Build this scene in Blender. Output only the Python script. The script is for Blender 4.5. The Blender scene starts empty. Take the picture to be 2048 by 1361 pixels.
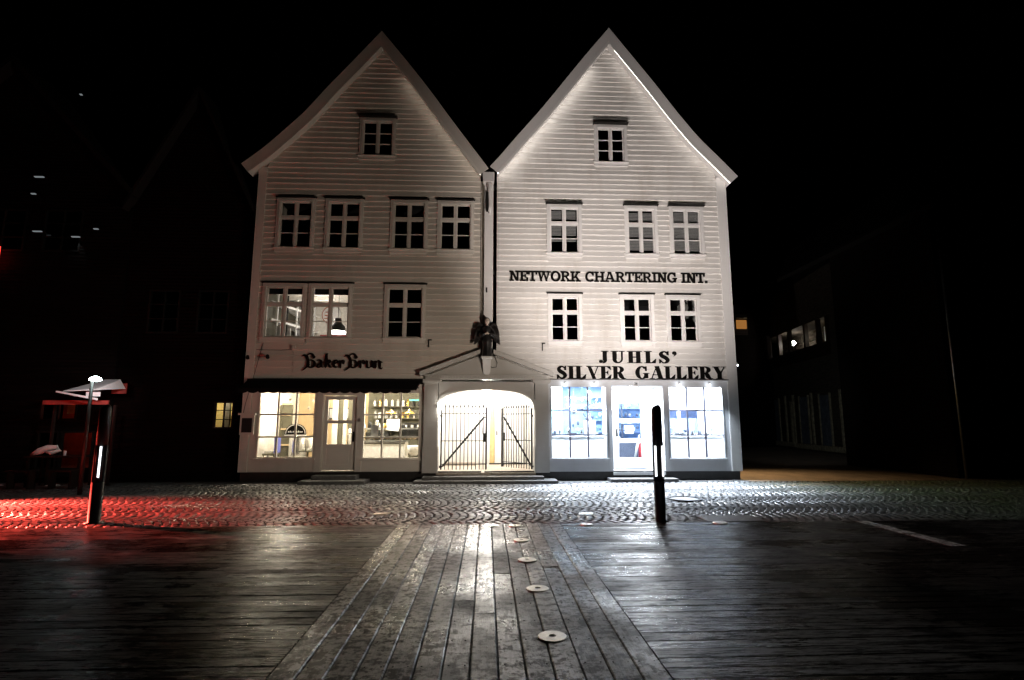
import bpy, math, random
import numpy as np
import mathutils
random.seed(7)
rad = math.radians
scene = bpy.context.scene
COL = scene.collection

# ------------------------------------------------------------------ camera
cam_d = bpy.data.cameras.new('camera'); cam = bpy.data.objects.new('camera', cam_d); COL.objects.link(cam)
cam_d.sensor_width = 36.0; cam_d.lens = 1100.0/2048*36; cam_d.clip_start = 0.05; cam_d.clip_end = 800
cam.location = (0, 0, 1.65); cam.rotation_euler = (rad(90+8.48), 0, rad(-2.63))
scene.camera = cam

# ------------------------------------------------------------------ world: a night sky, the sun far below the horizon
w = bpy.data.worlds.new('World'); scene.world = w; w.use_nodes = True
wn = w.node_tree; wn.nodes.clear()
sky = wn.nodes.new('ShaderNodeTexSky'); sky.sky_type = 'NISHITA'; sky.sun_disc = False
sky.sun_elevation = rad(-5); sky.sun_rotation = rad(200)
bg = wn.nodes.new('ShaderNodeBackground'); bg.inputs['Strength'].default_value = 0.004
wo = wn.nodes.new('ShaderNodeOutputWorld')
wn.links.new(sky.outputs[0], bg.inputs[0]); wn.links.new(bg.outputs[0], wo.inputs[0])

vs = scene.view_settings
vs.view_transform = 'Standard'; vs.look = 'None'; vs.exposure = 0.0; vs.gamma = 1.0; vs.use_curve_mapping = False
scene.render.engine = 'CYCLES'
scene.cycles.max_bounces = 8; scene.cycles.transparent_max_bounces = 16
scene.cycles.caustics_reflective = False; scene.cycles.caustics_refractive = False
scene.cycles.sample_clamp_indirect = 6.0

# ------------------------------------------------------------------ materials
def mat(name): 
    m = bpy.data.materials.new(name); m.use_nodes = True
    nt = m.node_tree
    return m, nt, nt.nodes['Principled BSDF'], nt.nodes['Material Output']
def N(nt, t, **kw):
    n = nt.nodes.new(t)
    for k, v in kw.items():
        if k in ('operation', 'blend_type', 'data_type', 'noise_dimensions', 'feature', 'distance', 'wave_type', 'bands_direction'): setattr(n, k, v)
        else: n.inputs[k].default_value = v
    return n
def ramp(nt, src, stops):
    r = nt.nodes.new('ShaderNodeValToRGB'); nt.links.new(src, r.inputs[0])
    cr = r.color_ramp
    while len(cr.elements) > 1: cr.elements.remove(cr.elements[-1])
    cr.elements[0].position = stops[0][0]; c = stops[0][1]; cr.elements[0].color = (*c, 1) if len(c) == 3 else c
    for p, c in stops[1:]:
        e = cr.elements.new(p); e.color = (*c, 1) if len(c) == 3 else c
    return r.outputs[0]
def g3(v): return (v, v, v)
def pos(nt, scale=(1, 1, 1)):
    g = nt.nodes.new('ShaderNodeNewGeometry'); mp = nt.nodes.new('ShaderNodeMapping')
    mp.inputs['Scale'].default_value = scale
    nt.links.new(g.outputs['Position'], mp.inputs['Vector']); return mp.outputs[0]
def noise(nt, vec, scale, detail=4, rough=.55):
    n = N(nt, 'ShaderNodeTexNoise', Scale=scale, Detail=detail, Roughness=rough)
    nt.links.new(vec, n.inputs['Vector']); return n.outputs[0]
def mixc(nt, fac, a, b, mode='MIX'):
    n = nt.nodes.new('ShaderNodeMix'); n.data_type = 'RGBA'; n.blend_type = mode
    for i, v in ((0, fac), (6, a), (7, b)):
        if hasattr(v, 'is_output'): nt.links.new(v, n.inputs[i])
        elif i == 0: n.inputs[0].default_value = v
        else: n.inputs[i].default_value = (*v, 1)
    return n.outputs[2]
def mth(nt, op, a, b=0.0):
    n = nt.nodes.new('ShaderNodeMath'); n.operation = op
    for i, v in ((0, a), (1, b)):
        if hasattr(v, 'is_output'): nt.links.new(v, n.inputs[i])
        else: n.inputs[i].default_value = v
    return n.outputs[0]
def bump(nt, bs, h, strength=.3, dist=.01):
    b = N(nt, 'ShaderNodeBump', Strength=strength, Distance=dist)
    nt.links.new(h, b.inputs['Height']); nt.links.new(b.outputs[0], bs.inputs['Normal'])
def objrand(nt): return nt.nodes.new('ShaderNodeObjectInfo').outputs['Random']

def plain(name, col, rough=.5, metal=0.0, var=.12, scale=12):
    m, nt, bs, out = mat(name)
    n = noise(nt, pos(nt), scale)
    a = tuple(c*(1-var) for c in col); b = tuple(min(1, c*(1+var)) for c in col)
    nt.links.new(ramp(nt, n, [(.3, a), (.7, b)]), bs.inputs['Base Color'])
    bs.inputs['Roughness'].default_value = rough; bs.inputs['Metallic'].default_value = metal
    return m
def dull(m, lv=.08):
    m.node_tree.nodes['Principled BSDF'].inputs['Specular IOR Level'].default_value = lv; return m
def emit(name, col, strength):
    m, nt, bs, out = mat(name)
    e = N(nt, 'ShaderNodeEmission', Strength=strength); e.inputs[0].default_value = (*col, 1)
    nt.links.new(e.outputs[0], out.inputs[0]); return m

def paint(name, col, dirt=.5):
    m, nt, bs, out = mat(name)
    v = pos(nt); grain = noise(nt, pos(nt, (.6, 1, 9)), 6, 6)
    stain = noise(nt, pos(nt, (1.2, 1, .35)), 1.6, 7, .65)
    spots = noise(nt, v, 26, 5, .7)
    base = ramp(nt, grain, [(.25, tuple(c*.9 for c in col)), (.75, col)])
    c2 = mixc(nt, ramp(nt, stain, [(.5, g3(0)), (.8, g3(dirt))]), base, tuple(c*d for c, d in zip(col, (.52, .47, .4))))
    c3 = mixc(nt, ramp(nt, spots, [(.66, g3(0)), (.78, g3(dirt*.8))]), c2, tuple(c*.4 for c in col))
    r = objrand(nt)
    c4 = mixc(nt, mth(nt, 'MULTIPLY', r, .42), c3, tuple(c*.62 for c in col))
    nt.links.new(c4, bs.inputs['Base Color'])
    nt.links.new(ramp(nt, stain, [(.3, g3(.42)), (.7, g3(.62))]), bs.inputs['Roughness'])
    bump(nt, bs, mth(nt, 'ADD', grain, mth(nt, 'MULTIPLY', spots, .6)), .25, .004)
    return m
M = {}
M['white'] = paint('white_paint', (.74, .72, .69))
M['cream'] = paint('cream_paint', (.70, .655, .585), .45)
M['trim'] = paint('white_trim_paint', (.76, .745, .725), .3)
M['trimc'] = paint('cream_trim_paint', (.73, .69, .62), .3)
M['shopw'] = paint('grey_white_shopfront_paint', (.66, .67, .69), .2)
M['black'] = dull(plain('black_letter_paint', (.004, .0035, .003), .8))
M['iron'] = plain('black_wrought_iron', (.008, .008, .008), .45, .3)
M['bollard'] = plain('black_powder_coat', (.006, .006, .007), .5)
M['awn'] = dull(plain('black_awning_cloth', (.008, .007, .007), .9))
M['slate'] = dull(plain('dark_roof_tile', (.014, .013, .012), .7), .1)
M['hood'] = dull(plain('dark_lead_sheet', (.010, .009, .008), .7), .2)
M['plinth'] = plain('dark_wet_stone', (.022, .021, .02), .4, 0, .4, 7)
M['void'] = plain('dark_unlit_room', (.012, .012, .013), .9)
M['steel'] = plain('brushed_steel', (.55, .55, .54), .3, .9)
M['disc'] = plain('scuffed_pale_metal', (.72, .70, .64), .38, .9, .18, 30)
M['darkwood'] = plain('dark_painted_boards', (.017, .010, .008), .6, 0, .4, 5)
M['darkred'] = plain('dark_red_painted_boards', (.02, .006, .005), .6, 0, .4, 5)
M['darktrim'] = dull(plain('dark_trim', (.008, .007, .006), .7), .2)

def glass(name, tint=(.96, .97, .97)):
    m, nt, bs, out = mat(name); nt.nodes.remove(bs)
    t = nt.nodes.new('ShaderNodeBsdfTransparent'); t.inputs[0].default_value = (*tint, 1)
    g = nt.nodes.new('ShaderNodeBsdfGlossy'); g.inputs['Roughness'].default_value = .03
    fr = N(nt, 'ShaderNodeFresnel', IOR=1.5); gb = nt.nodes.new('ShaderNodeNewGeometry')      # a thin sheet: the same reflectance from both of its faces
    nt.links.new(mth(nt, 'SUBTRACT', 1.5, mth(nt, 'MULTIPLY', gb.outputs['Backfacing'], 1.5-1/1.5)), fr.inputs['IOR']); mx = nt.nodes.new('ShaderNodeMixShader')
    nt.links.new(fr.outputs[0], mx.inputs[0]); nt.links.new(t.outputs[0], mx.inputs[1]); nt.links.new(g.outputs[0], mx.inputs[2])
    nt.links.new(mx.outputs[0], out.inputs[0]); return m
M['glass'] = glass('window_glass')

def deck(name, along_x, tint, wet):
    m, nt, bs, out = mat(name)
    s = (.7, 11, 11) if along_x else (9, .9, 9)
    r = objrand(nt)
    g = nt.nodes.new('ShaderNodeNewGeometry')
    off = nt.nodes.new('ShaderNodeVectorMath'); off.operation = 'MULTIPLY_ADD'
    cmb = nt.nodes.new('ShaderNodeCombineXYZ'); nt.links.new(r, cmb.inputs[0]); nt.links.new(r, cmb.inputs[1])
    off.inputs[1].default_value = (37, 53, 0); nt.links.new(cmb.outputs[0], off.inputs[0]); nt.links.new(g.outputs['Position'], off.inputs[2])
    mp = nt.nodes.new('ShaderNodeMapping'); mp.inputs['Scale'].default_value = s; nt.links.new(off.outputs[0], mp.inputs[0])
    grain = noise(nt, mp.outputs[0], 5, 8, .68)
    blot = noise(nt, pos(nt, (1, 1.3, 1) if not along_x else (.3, 2.2, 1)), 9, 6, .72)
    big = noise(nt, pos(nt), .8, 4, .6)
    fleck = noise(nt, pos(nt, (1, 1, 1) if not along_x else (.3, 2, 1)), 30, 4, .7)
    c = ramp(nt, grain, [(.28, tuple(t*.35 for t in tint)), (.5, tuple(t*.85 for t in tint)), (.72, tuple(t*1.35 for t in tint))])
    c = mixc(nt, ramp(nt, blot, [(.48, g3(0)), (.54, g3(.9))]), c, tuple(t*.16 for t in tint))
    c = mixc(nt, ramp(nt, fleck, [(.56, g3(0)), (.61, g3(.85))]), c, tuple(t*.12 for t in tint))
    c = mixc(nt, mth(nt, 'MULTIPLY', r, .55), c, tuple(t*.42 for t in tint))
    nt.links.new(c, bs.inputs['Base Color'])
    dirt = mth(nt, 'ADD', mth(nt, 'MULTIPLY', blot, .45), mth(nt, 'ADD', mth(nt, 'MULTIPLY', grain, .3), mth(nt, 'MULTIPLY', fleck, .25)))
    ro = ramp(nt, mth(nt, 'ADD', mth(nt, 'MULTIPLY', big, .5), mth(nt, 'MULTIPLY', dirt, .5)), [(.44, g3(.62 - wet*.1)), (.5, g3(.44 - wet*.12)), (.55, g3(.28 - wet*.1))])
    r2 = mth(nt, 'FRACT', mth(nt, 'MULTIPLY', r, 17.3))
    ro2 = mth(nt, 'ADD', ro, mth(nt, 'MULTIPLY', mth(nt, 'SUBTRACT', r2, .5), .24))
    nt.links.new(mth(nt, 'MAXIMUM', ro2, .24), bs.inputs['Roughness'])
    nt.links.new(ramp(nt, dirt, [(.46, g3(1.0)), (.49, g3(.55)), (.52, g3(.03))]), bs.inputs['Specular IOR Level'])
    hh = mth(nt, 'ADD', mth(nt, 'MULTIPLY', grain, .8), mth(nt, 'ADD', mth(nt, 'MULTIPLY', blot, .5), mth(nt, 'MULTIPLY', fleck, .25)))
    bump(nt, bs, hh, .55, .008)
    return m
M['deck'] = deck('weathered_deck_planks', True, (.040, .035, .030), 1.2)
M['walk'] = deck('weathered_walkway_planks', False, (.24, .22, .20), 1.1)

def cobmat(name, tint, tint2):
    m, nt, bs, out = mat(name)
    at = nt.nodes.new('ShaderNodeAttribute'); at.attribute_name = 'tone'
    n1 = noise(nt, pos(nt), 45, 5, .7); big = noise(nt, pos(nt), .9, 3)
    c = mixc(nt, at.outputs['Fac'], tint, tint2)
    c = mixc(nt, ramp(nt, n1, [(.35, g3(.65)), (.65, g3(0))]), c, tuple(t*.4 for t in tint))
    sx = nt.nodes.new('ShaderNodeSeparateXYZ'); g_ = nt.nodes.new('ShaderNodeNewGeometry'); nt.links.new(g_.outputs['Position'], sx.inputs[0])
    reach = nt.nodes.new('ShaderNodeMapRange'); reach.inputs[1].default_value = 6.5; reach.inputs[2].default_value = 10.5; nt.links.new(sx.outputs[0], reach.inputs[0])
    green_glow = mth(nt, 'MULTIPLY', reach.outputs[0], ramp(nt, noise(nt, pos(nt), 3.2, 5, .7), [(.40, g3(.25)), (.60, g3(1))]))  # green light on the right-hand cobbles, painted into the stone colour in patches
    c = mixc(nt, green_glow, c, (.07, .11, .045))
    nt.links.new(c, bs.inputs['Base Color'])
    nt.links.new(ramp(nt, mth(nt, 'ADD', mth(nt, 'MULTIPLY', big, .6), mth(nt, 'MULTIPLY', n1, .4)), [(.38, g3(.52)), (.62, g3(.30))]), bs.inputs['Roughness'])
    bump(nt, bs, n1, .25, .004); return m
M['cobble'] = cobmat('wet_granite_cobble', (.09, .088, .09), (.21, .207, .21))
M['bed'] = plain('dark_joint_sand', (.012, .011, .010), .9, 0, .3, 40)
M['ground'] = plain('dark_ground', (.03, .028, .025), .85, 0, .3, 3)
def gravel(name, col):
    m, nt, bs, out = mat(name)
    n1 = noise(nt, pos(nt), 22, 6, .75); n2 = noise(nt, pos(nt, (1, .5, 1)), 2.2, 5)
    c = ramp(nt, n1, [(.3, tuple(c*.45 for c in col)), (.7, tuple(c*1.3 for c in col))])
    c = mixc(nt, ramp(nt, n2, [(.45, g3(0)), (.65, g3(.6))]), c, tuple(x*.4 for x in col))
    nt.links.new(c, bs.inputs['Base Color']); bs.inputs['Roughness'].default_value = .75
    bump(nt, bs, n1, .8, .02); return m
M['alley'] = gravel('brown_grit', (.22, .17, .12))
M['slab'] = plain('grey_stone_slab', (.12, .118, .115), .45, 0, .3, 14)

# ------------------------------------------------------------------ mesh helpers
class MB:
    def __init__(s): s.v = []; s.f = []
    def face(s, pts):
        i = len(s.v); s.v += [tuple(p) for p in pts]; s.f.append(tuple(range(i, i+len(pts))))
    def box(s, x0, x1, y0, y1, z0, z1):
        i = len(s.v)
        s.v += [(x0,y0,z0),(x1,y0,z0),(x1,y1,z0),(x0,y1,z0),(x0,y0,z1),(x1,y0,z1),(x1,y1,z1),(x0,y1,z1)]
        s.f += [tuple(i+k for k in q) for q in ((0,3,2,1),(4,5,6,7),(0,1,5,4),(1,2,6,5),(2,3,7,6),(3,0,4,7))]
        return s
    def hexa(s, p):       # 8 points, bottom ring then top ring
        i = len(s.v); s.v += [tuple(q) for q in p]
        s.f += [tuple(i+k for k in q) for q in ((0,3,2,1),(4,5,6,7),(0,1,5,4),(1,2,6,5),(2,3,7,6),(3,0,4,7))]
        return s
    def prism(s, poly, y0, y1):   # polygon in the x-z plane, counter-clockwise seen from the front (-y)
        n = len(poly); i = len(s.v)
        s.v += [(x, y0, z) for x, z in poly] + [(x, y1, z) for x, z in poly]
        s.f.append(tuple(range(i, i+n))); s.f.append(tuple(range(i+2*n-1, i+n-1, -1)))
        for k in range(n): s.f.append((i+k, i+n+k, i+n+(k+1) % n, i+(k+1) % n))
        return s
    def ring(s, rings, cap=True):
        n = len(rings[0]); i = len(s.v)
        for r in rings: s.v += [tuple(p) for p in r]
        for a in range(len(rings)-1):
            for k in range(n):
                s.f.append((i+a*n+k, i+a*n+(k+1) % n, i+(a+1)*n+(k+1) % n, i+(a+1)*n+k))
        if cap:
            s.f.append(tuple(i+k for k in range(n-1, -1, -1))); b = i+(len(rings)-1)*n
            s.f.append(tuple(b+k for k in range(n)))
        return s
    def lathe(s, c, prof, n=16, cap=True):   # prof: (radius, z)
        return s.ring([[(c[0]+r*math.cos(2*math.pi*k/n), c[1]+r*math.sin(2*math.pi*k/n), c[2]+z) for k in range(n)] for r, z in prof], cap)
    def tube(s, pts, r, n=8):
        rs = r if isinstance(r, (list, tuple)) else [r]*len(pts)
        P = [np.array(p, float) for p in pts]; rings = []
        for k, p in enumerate(P):
            d = P[min(k+1, len(P)-1)] - P[max(k-1, 0)]; d = d/np.linalg.norm(d)
            a = np.array((0, 0, 1.)) if abs(d[2]) < .9 else np.array((1., 0, 0))
            u = np.cross(d, a); u /= np.linalg.norm(u); q = np.cross(d, u)
            rings.append([tuple(p + rs[k]*(math.cos(2*math.pi*j/n)*u + math.sin(2*math.pi*j/n)*q)) for j in range(n)])
        return s.ring(rings)
    def sphere(s, c, r, n=14, m=9, sc=(1, 1, 1)):
        return s.ring([[(c[0]+sc[0]*r*math.sin(t)*math.cos(2*math.pi*k/n), c[1]+sc[1]*r*math.sin(t)*math.sin(2*math.pi*k/n), c[2]-sc[2]*r*math.cos(t)) for k in range(n)]
                       for t in [max(.02, min(math.pi-.02, math.pi*j/(m-1))) for j in range(m)]])
    def build(s, name, m, parent=None, smooth=False):
        me = bpy.data.meshes.new(name); me.from_pydata(s.v, [], s.f); me.update()
        if smooth: me.polygons.foreach_set('use_smooth', [True]*len(me.polygons))
        if m is not None: me.materials.append(M[m] if isinstance(m, str) else m)
        o = bpy.data.objects.new(name, me); COL.objects.link(o)
        adopt(o, parent)
        return o
def adopt(o, parent):      # parts are written in world metres: cancel the offset of the thing's base point
    if parent is None: return
    o.parent = parent
    if parent.type == 'EMPTY': o.matrix_parent_inverse = mathutils.Matrix.Translation(-parent.location)
def tag(o, label, cat, group=None):
    o['label'] = label; o['category'] = cat
    if group: o['group'] = group
    return o
def thing(name, label, cat, group=None, loc=(0, 0, 0)):
    o = bpy.data.objects.new(name, None); COL.objects.link(o); o.location = loc
    o.empty_display_size = .2
    return tag(o, label, cat, group)
def struct(o): o['kind'] = 'structure'; return o
def bx(name, m, parent, x0, x1, y0, y1, z0, z1): return MB().box(x0, x1, y0, y1, z0, z1).build(name, m, parent)
def lamp(kind, name, loc, power, col, parent=None, target=None, **kw):
    d = bpy.data.lights.new(name, kind); d.energy = power; d.color = col
    for k, v in kw.items(): setattr(d, k, v)
    o = bpy.data.objects.new(name, d); COL.objects.link(o); o.location = loc
    if target is not None:
        o.rotation_euler = (mathutils.Vector(target) - mathutils.Vector(loc)).to_track_quat('-Z', 'Y').to_euler()
    adopt(o, parent)
    return o
FY = 16.0     # the facade plane of the white houses

# ================================================================== GROUND
struct(bx('ground', 'ground', None, -260, 260, -120, 420, -.6, -.062))
# --- cobbled street, segmental arcs in bands that run along the houses
street = struct(bx('cobbled_street', 'bed', None, -26, 24, 9.34, 15.62, -.058, -.014))
rng = np.random.default_rng(3)
def cobble_block(cx, cy, ang, w_, l_, z0):
    hw, hl = w_/2, l_/2; ch = .016
    r = rng.normal(0, .004, 8)
    rings = []
    for inset, z in ((0.0, -.05), (0.0, -.012), (ch, 0.0)):
        q = [(-hw+inset, -hl+inset), (hw-inset, -hl+inset), (hw-inset, hl-inset), (-hw+inset, hl-inset)]
        rings.append([(a+r[2*k], b+r[2*k+1], z) for k, (a, b) in enumerate(q)])
    tx, ty = rng.normal(0, .022, 2); ca, sa = math.cos(ang), math.sin(ang)
    out = []
    for ri in rings:
        for (a, b, z) in ri:
            zz = z0 + z + (a*tx + b*ty if z > -.04 else 0)
            out.append((cx + a*ca - b*sa, cy + a*sa + b*ca, zz))
    return out
CF = [(3,2,1,0)] + [(i*4+k, i*4+(k+1) % 4, (i+1)*4+(k+1) % 4, (i+1)*4+k) for i in (0, 1) for k in range(4)] + [(8,9,10,11)]
BW = 1.55; PITCH = .15
near = []; allc = []
nb = 4
for b in range(nb):
    yc = 9.37 + BW*(b+.5); n_in = 11; R_ = 1.15
    for k in range(int(40/PITCH)):
        x0 = -22 + k*PITCH + rng.normal(0, .006)
        for j in range(n_in):
            wv = -BW/2 + BW*(j+.5)/n_in
            a = math.asin(wv/R_); x = x0 + math.sqrt(R_*R_-wv*wv) - R_ + rng.normal(0, .004); y = yc + wv + rng.normal(0, .003)
            if x < -20 or x > 17: continue
            if y > 15.6: continue
            if ((x-2.95)**2 + (y-9.5)**2) < .02: continue
            vis = abs(x - .04*y)/y < 1.0
            if not vis and abs(x) > 1.25*y: continue
            # arcs run closer at their flanks
            l_ = BW/n_in*1.0/max(.75, math.cos(a))*.91; w_ = PITCH*max(.7, math.cos(a))*.86
            allc.append((y if vis else 99, x, y, a, w_*rng.uniform(.9, 1.02), l_*rng.uniform(.9, 1.02)))
# where something stands in the street leave the stones out
HATCH = (3.72, 4.72, 9.42, 10.02)
allc = [c for c in allc if not (HATCH[0] < c[1] < HATCH[1] and HATCH[2]-.03 < c[2] < HATCH[3])
        and ((c[1]-4.28)/.36)**2 + ((c[2]-12.05)/.36)**2 > 1.0
        and not any(abs(c[1]-a) < .17 and abs(c[2]-b) < .13 for a, b in ((-1.9, 10.46), (1.82, 10.28)))]
allc.sort()
def build_cobs(lst, name):
    V = []; F = []; T = []
    for (_, x, y, a, w_, l_) in lst:
        i = len(V); V += cobble_block(x, y, -a, w_, l_, rng.normal(0, .003)); F += [tuple(i+q for q in f) for f in CF]; T += [rng.random()**1.5]*12
    me = bpy.data.meshes.new(name); me.from_pydata(V, [], F); me.update()
    at = me.attributes.new('tone', 'FLOAT', 'POINT'); at.data.foreach_set('value', T)
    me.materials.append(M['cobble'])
    o = bpy.data.objects.new(name, me); COL.objects.link(o); o.parent = street; return o
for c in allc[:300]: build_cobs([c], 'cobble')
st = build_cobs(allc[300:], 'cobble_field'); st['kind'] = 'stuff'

# --- stone strip in front of the houses, alley ground right of them
struct(bx('pavement', 'slab', None, -26, 7.5, 15.63, 16.1, -.055, -.004))
struct(bx('alley_ground', 'alley', None, 7.5, 40, 15.63, 60, -.055, -.006))
struct(bx('back_lot', 'ground', None, -40, 7.48, 16.1, 60, -.055, -.01))

# --- harbour deck: planks parallel to the houses
def plank_mesh(mb, x0, x1, y0, y1, ztop, tilt, along_x):
    c = .006 if along_x else .009; zb = -.05
    if along_x:
        sec = [(y0, zb), (y0, ztop-c), (y0+c, ztop), (y1-c, ztop+tilt), (y1, ztop+tilt-c), (y1, zb)]
        mb.ring([[(x0, y, z) for y, z in sec[::-1]], [(x1, y, z) for y, z in sec[::-1]]])
    else:
        sec = [(x0, zb), (x0, ztop-c), (x0+c, ztop), (x1-c, ztop+tilt), (x1, ztop+tilt-c), (x1, zb)]
        mb.ring([[(x, y0, z) for x, z in sec], [(x, y1, z) for x, z in sec]])
deck_o = struct(bx('harbour_deck', 'bed', None, -26, 26, -6, 9.335, -.058, -.045))
PW = .158; rest = MB()
WX0, WX1 = -1.42, 1.22
for r in range(int((9.33+5.5)/PW)):
    y1 = 9.33 - r*PW; y0 = y1 - PW + .003 + random.uniform(0, .003)
    for side in (-1, 1):
        xs = [WX0-.006, -1.42-random.uniform(1.2, 5.5)] if side < 0 else [WX1+.006, 1.22+random.uniform(1.2, 5.5)]
        while abs(xs[-1]) < 17: xs.append(xs[-1] + side*random.uniform(4.2, 6.2))
        for a, b in zip(xs[:-1], xs[1:]):
            lo, hi = (b+.003, a) if side < 0 else (a, b-.003)
            mb = MB() if (y0 > 3.3 and min(abs(a), abs(b)) < y1*1.02+.3) else rest
            plank_mesh(mb, lo, hi, y0, y1, random.gauss(0, .0010), random.gauss(0, .0014), True)
            if mb is not rest: mb.build('plank', 'deck', deck_o)
rest.build('far_planks', 'deck', deck_o)['kind'] = 'stuff'
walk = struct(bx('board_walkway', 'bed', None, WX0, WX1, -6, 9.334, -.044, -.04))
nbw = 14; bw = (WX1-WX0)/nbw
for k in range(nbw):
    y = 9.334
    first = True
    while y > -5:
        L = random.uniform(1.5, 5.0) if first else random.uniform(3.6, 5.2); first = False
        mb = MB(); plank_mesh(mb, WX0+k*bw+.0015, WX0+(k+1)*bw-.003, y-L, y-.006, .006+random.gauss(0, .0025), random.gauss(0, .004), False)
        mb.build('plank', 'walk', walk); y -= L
nl = MB()
for k in range(nbw):
    for r in range(16):
        yy = 9.1 - r*.42 + random.uniform(-.01, .01)
        for u in (.22, .78):
            xx = WX0+(k+u)*bw+random.uniform(-.008, .008); nl.lathe((xx, yy, .006), [(.007, 0), (.006, .0035)], 6)
nl.build('nail_heads', 'iron', walk)['kind'] = 'stuff'
# dark bearer edge along the deck
tag(bx('kerb_timber', 'plinth', None, -24, 24, 9.337, 9.366, -.05, -.004), 'thin dark timber edging between the deck planks and the cobbles', 'edging')

# ================================================================== WHITE HOUSES
def catmull(P, per=5):
    out = []
    for i in range(len(P)-1):
        p0, p1, p2, p3 = P[max(i-1, 0)], P[i], P[i+1], P[min(i+2, len(P)-1)]
        for k in range(per):
            t = k/per
            out.append(tuple(.5*((2*p1[d]) + (-p0[d]+p2[d])*t + (2*p0[d]-5*p1[d]+4*p2[d]-p3[d])*t*t + (-p0[d]+3*p1[d]-3*p2[d]+p3[d])*t**3) for d in (0, 1)))
    out.append(P[-1]); return out
VY = 15.66     # front of the verge
def offs(P, d):    # shift a slope towards the inside (down)
    out = []
    for i in range(len(P)):
        a, b = P[max(i-1, 0)], P[min(i+1, len(P)-1)]
        tx, tz = b[0]-a[0], b[1]-a[1]; L = math.hypot(tx, tz); nx, nz = tz/L, -tx/L
        if nz > 0: nx, nz = -nx, -nz
        out.append((P[i][0]+nx*d, P[i][1]+nz*d))
    return out
class Roof:
    def __init__(s, left, right):     # both slopes listed from the eave up to the ridge, at the verge
        s.l = catmull(left); s.r = catmull(right); s.apex = s.l[-1]
    def slope(s, side, d):
        P = s.l if side < 0 else s.r
        Q = offs(P, d)
        ax = s.apex[0]        # cut or lengthen to the ridge line
        i = len(Q)-2
        while i > 0 and (Q[i][0] >= ax if side < 0 else Q[i][0] <= ax): i -= 1
        a, b = Q[i], Q[i+1]
        t = (ax-a[0])/(b[0]-a[0]); Q[-1] = (ax, a[1]+t*(b[1]-a[1]))
        top = Q[-1]; Q = [q if (q[0] <= ax+1e-6 if side < 0 else q[0] >= ax-1e-6) else top for q in Q]
        return Q
    def xat(s, side, d, z):
        Q = s.slope(side, d)
        if z <= Q[0][1]: return Q[0][0]
        for a, b in zip(Q[:-1], Q[1:]):
            if a[1] <= z <= b[1]: return a[0] + (b[0]-a[0])*(z-a[1])/max(1e-6, b[1]-a[1])
        return s.apex[0]
RL = Roof([(-7.3, 9.21), (-6.72, 9.7), (-6.12, 10.3), (-5.5, 10.97), (-4.89, 11.76), (-4.25, 12.54), (-3.33, 13.68)],
          [(0.01, 9.22), (-0.43, 9.82), (-1.11, 10.75), (-1.8, 11.72), (-2.49, 12.63), (-3.33, 13.68)])
RR = Roof([(0.06, 9.29), (0.4, 9.69), (0.9, 10.32), (1.58, 11.15), (2.28, 12.07), (2.98, 13.0), (3.8, 14.04)],
          [(7.68, 9.13), (7.12, 9.74), (6.52, 10.38), (5.87, 11.22), (5.21, 12.15), (4.54, 13.05), (3.8, 14.04)])
def band(roof, side, d0, d1, y0, y1):
    A = roof.slope(side, d0); B = roof.slope(side, d1); n = min(len(A), len(B)); A = A[-n:]; B = B[-n:]
    mb = MB(); rings = []
    for a, b in zip(A, B): rings.append([(a[0], y0, a[1]), (b[0], y0, b[1]), (b[0], y1, b[1]), (a[0], y1, a[1])])
    if side > 0: rings = [r[::-1] for r in rings]
    mb.ring(rings); return mb
def roof_parts(roof, house, wmat, tmat):
    for side in (-1, 1):
        sl = band(roof, side, .012, .11, VY+.0365, FY+14).build('roof', 'slate', house)
        band(roof, side, .0, .27, VY, VY+.035).build('bargeboard', tmat, house)
        band(roof, side, .265, .345, VY-.007, VY-.0005).build('verge_moulding', tmat, house)
        band(roof, side, .275, .30, VY+.036, FY+.10).build('soffit', tmat, house)

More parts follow.
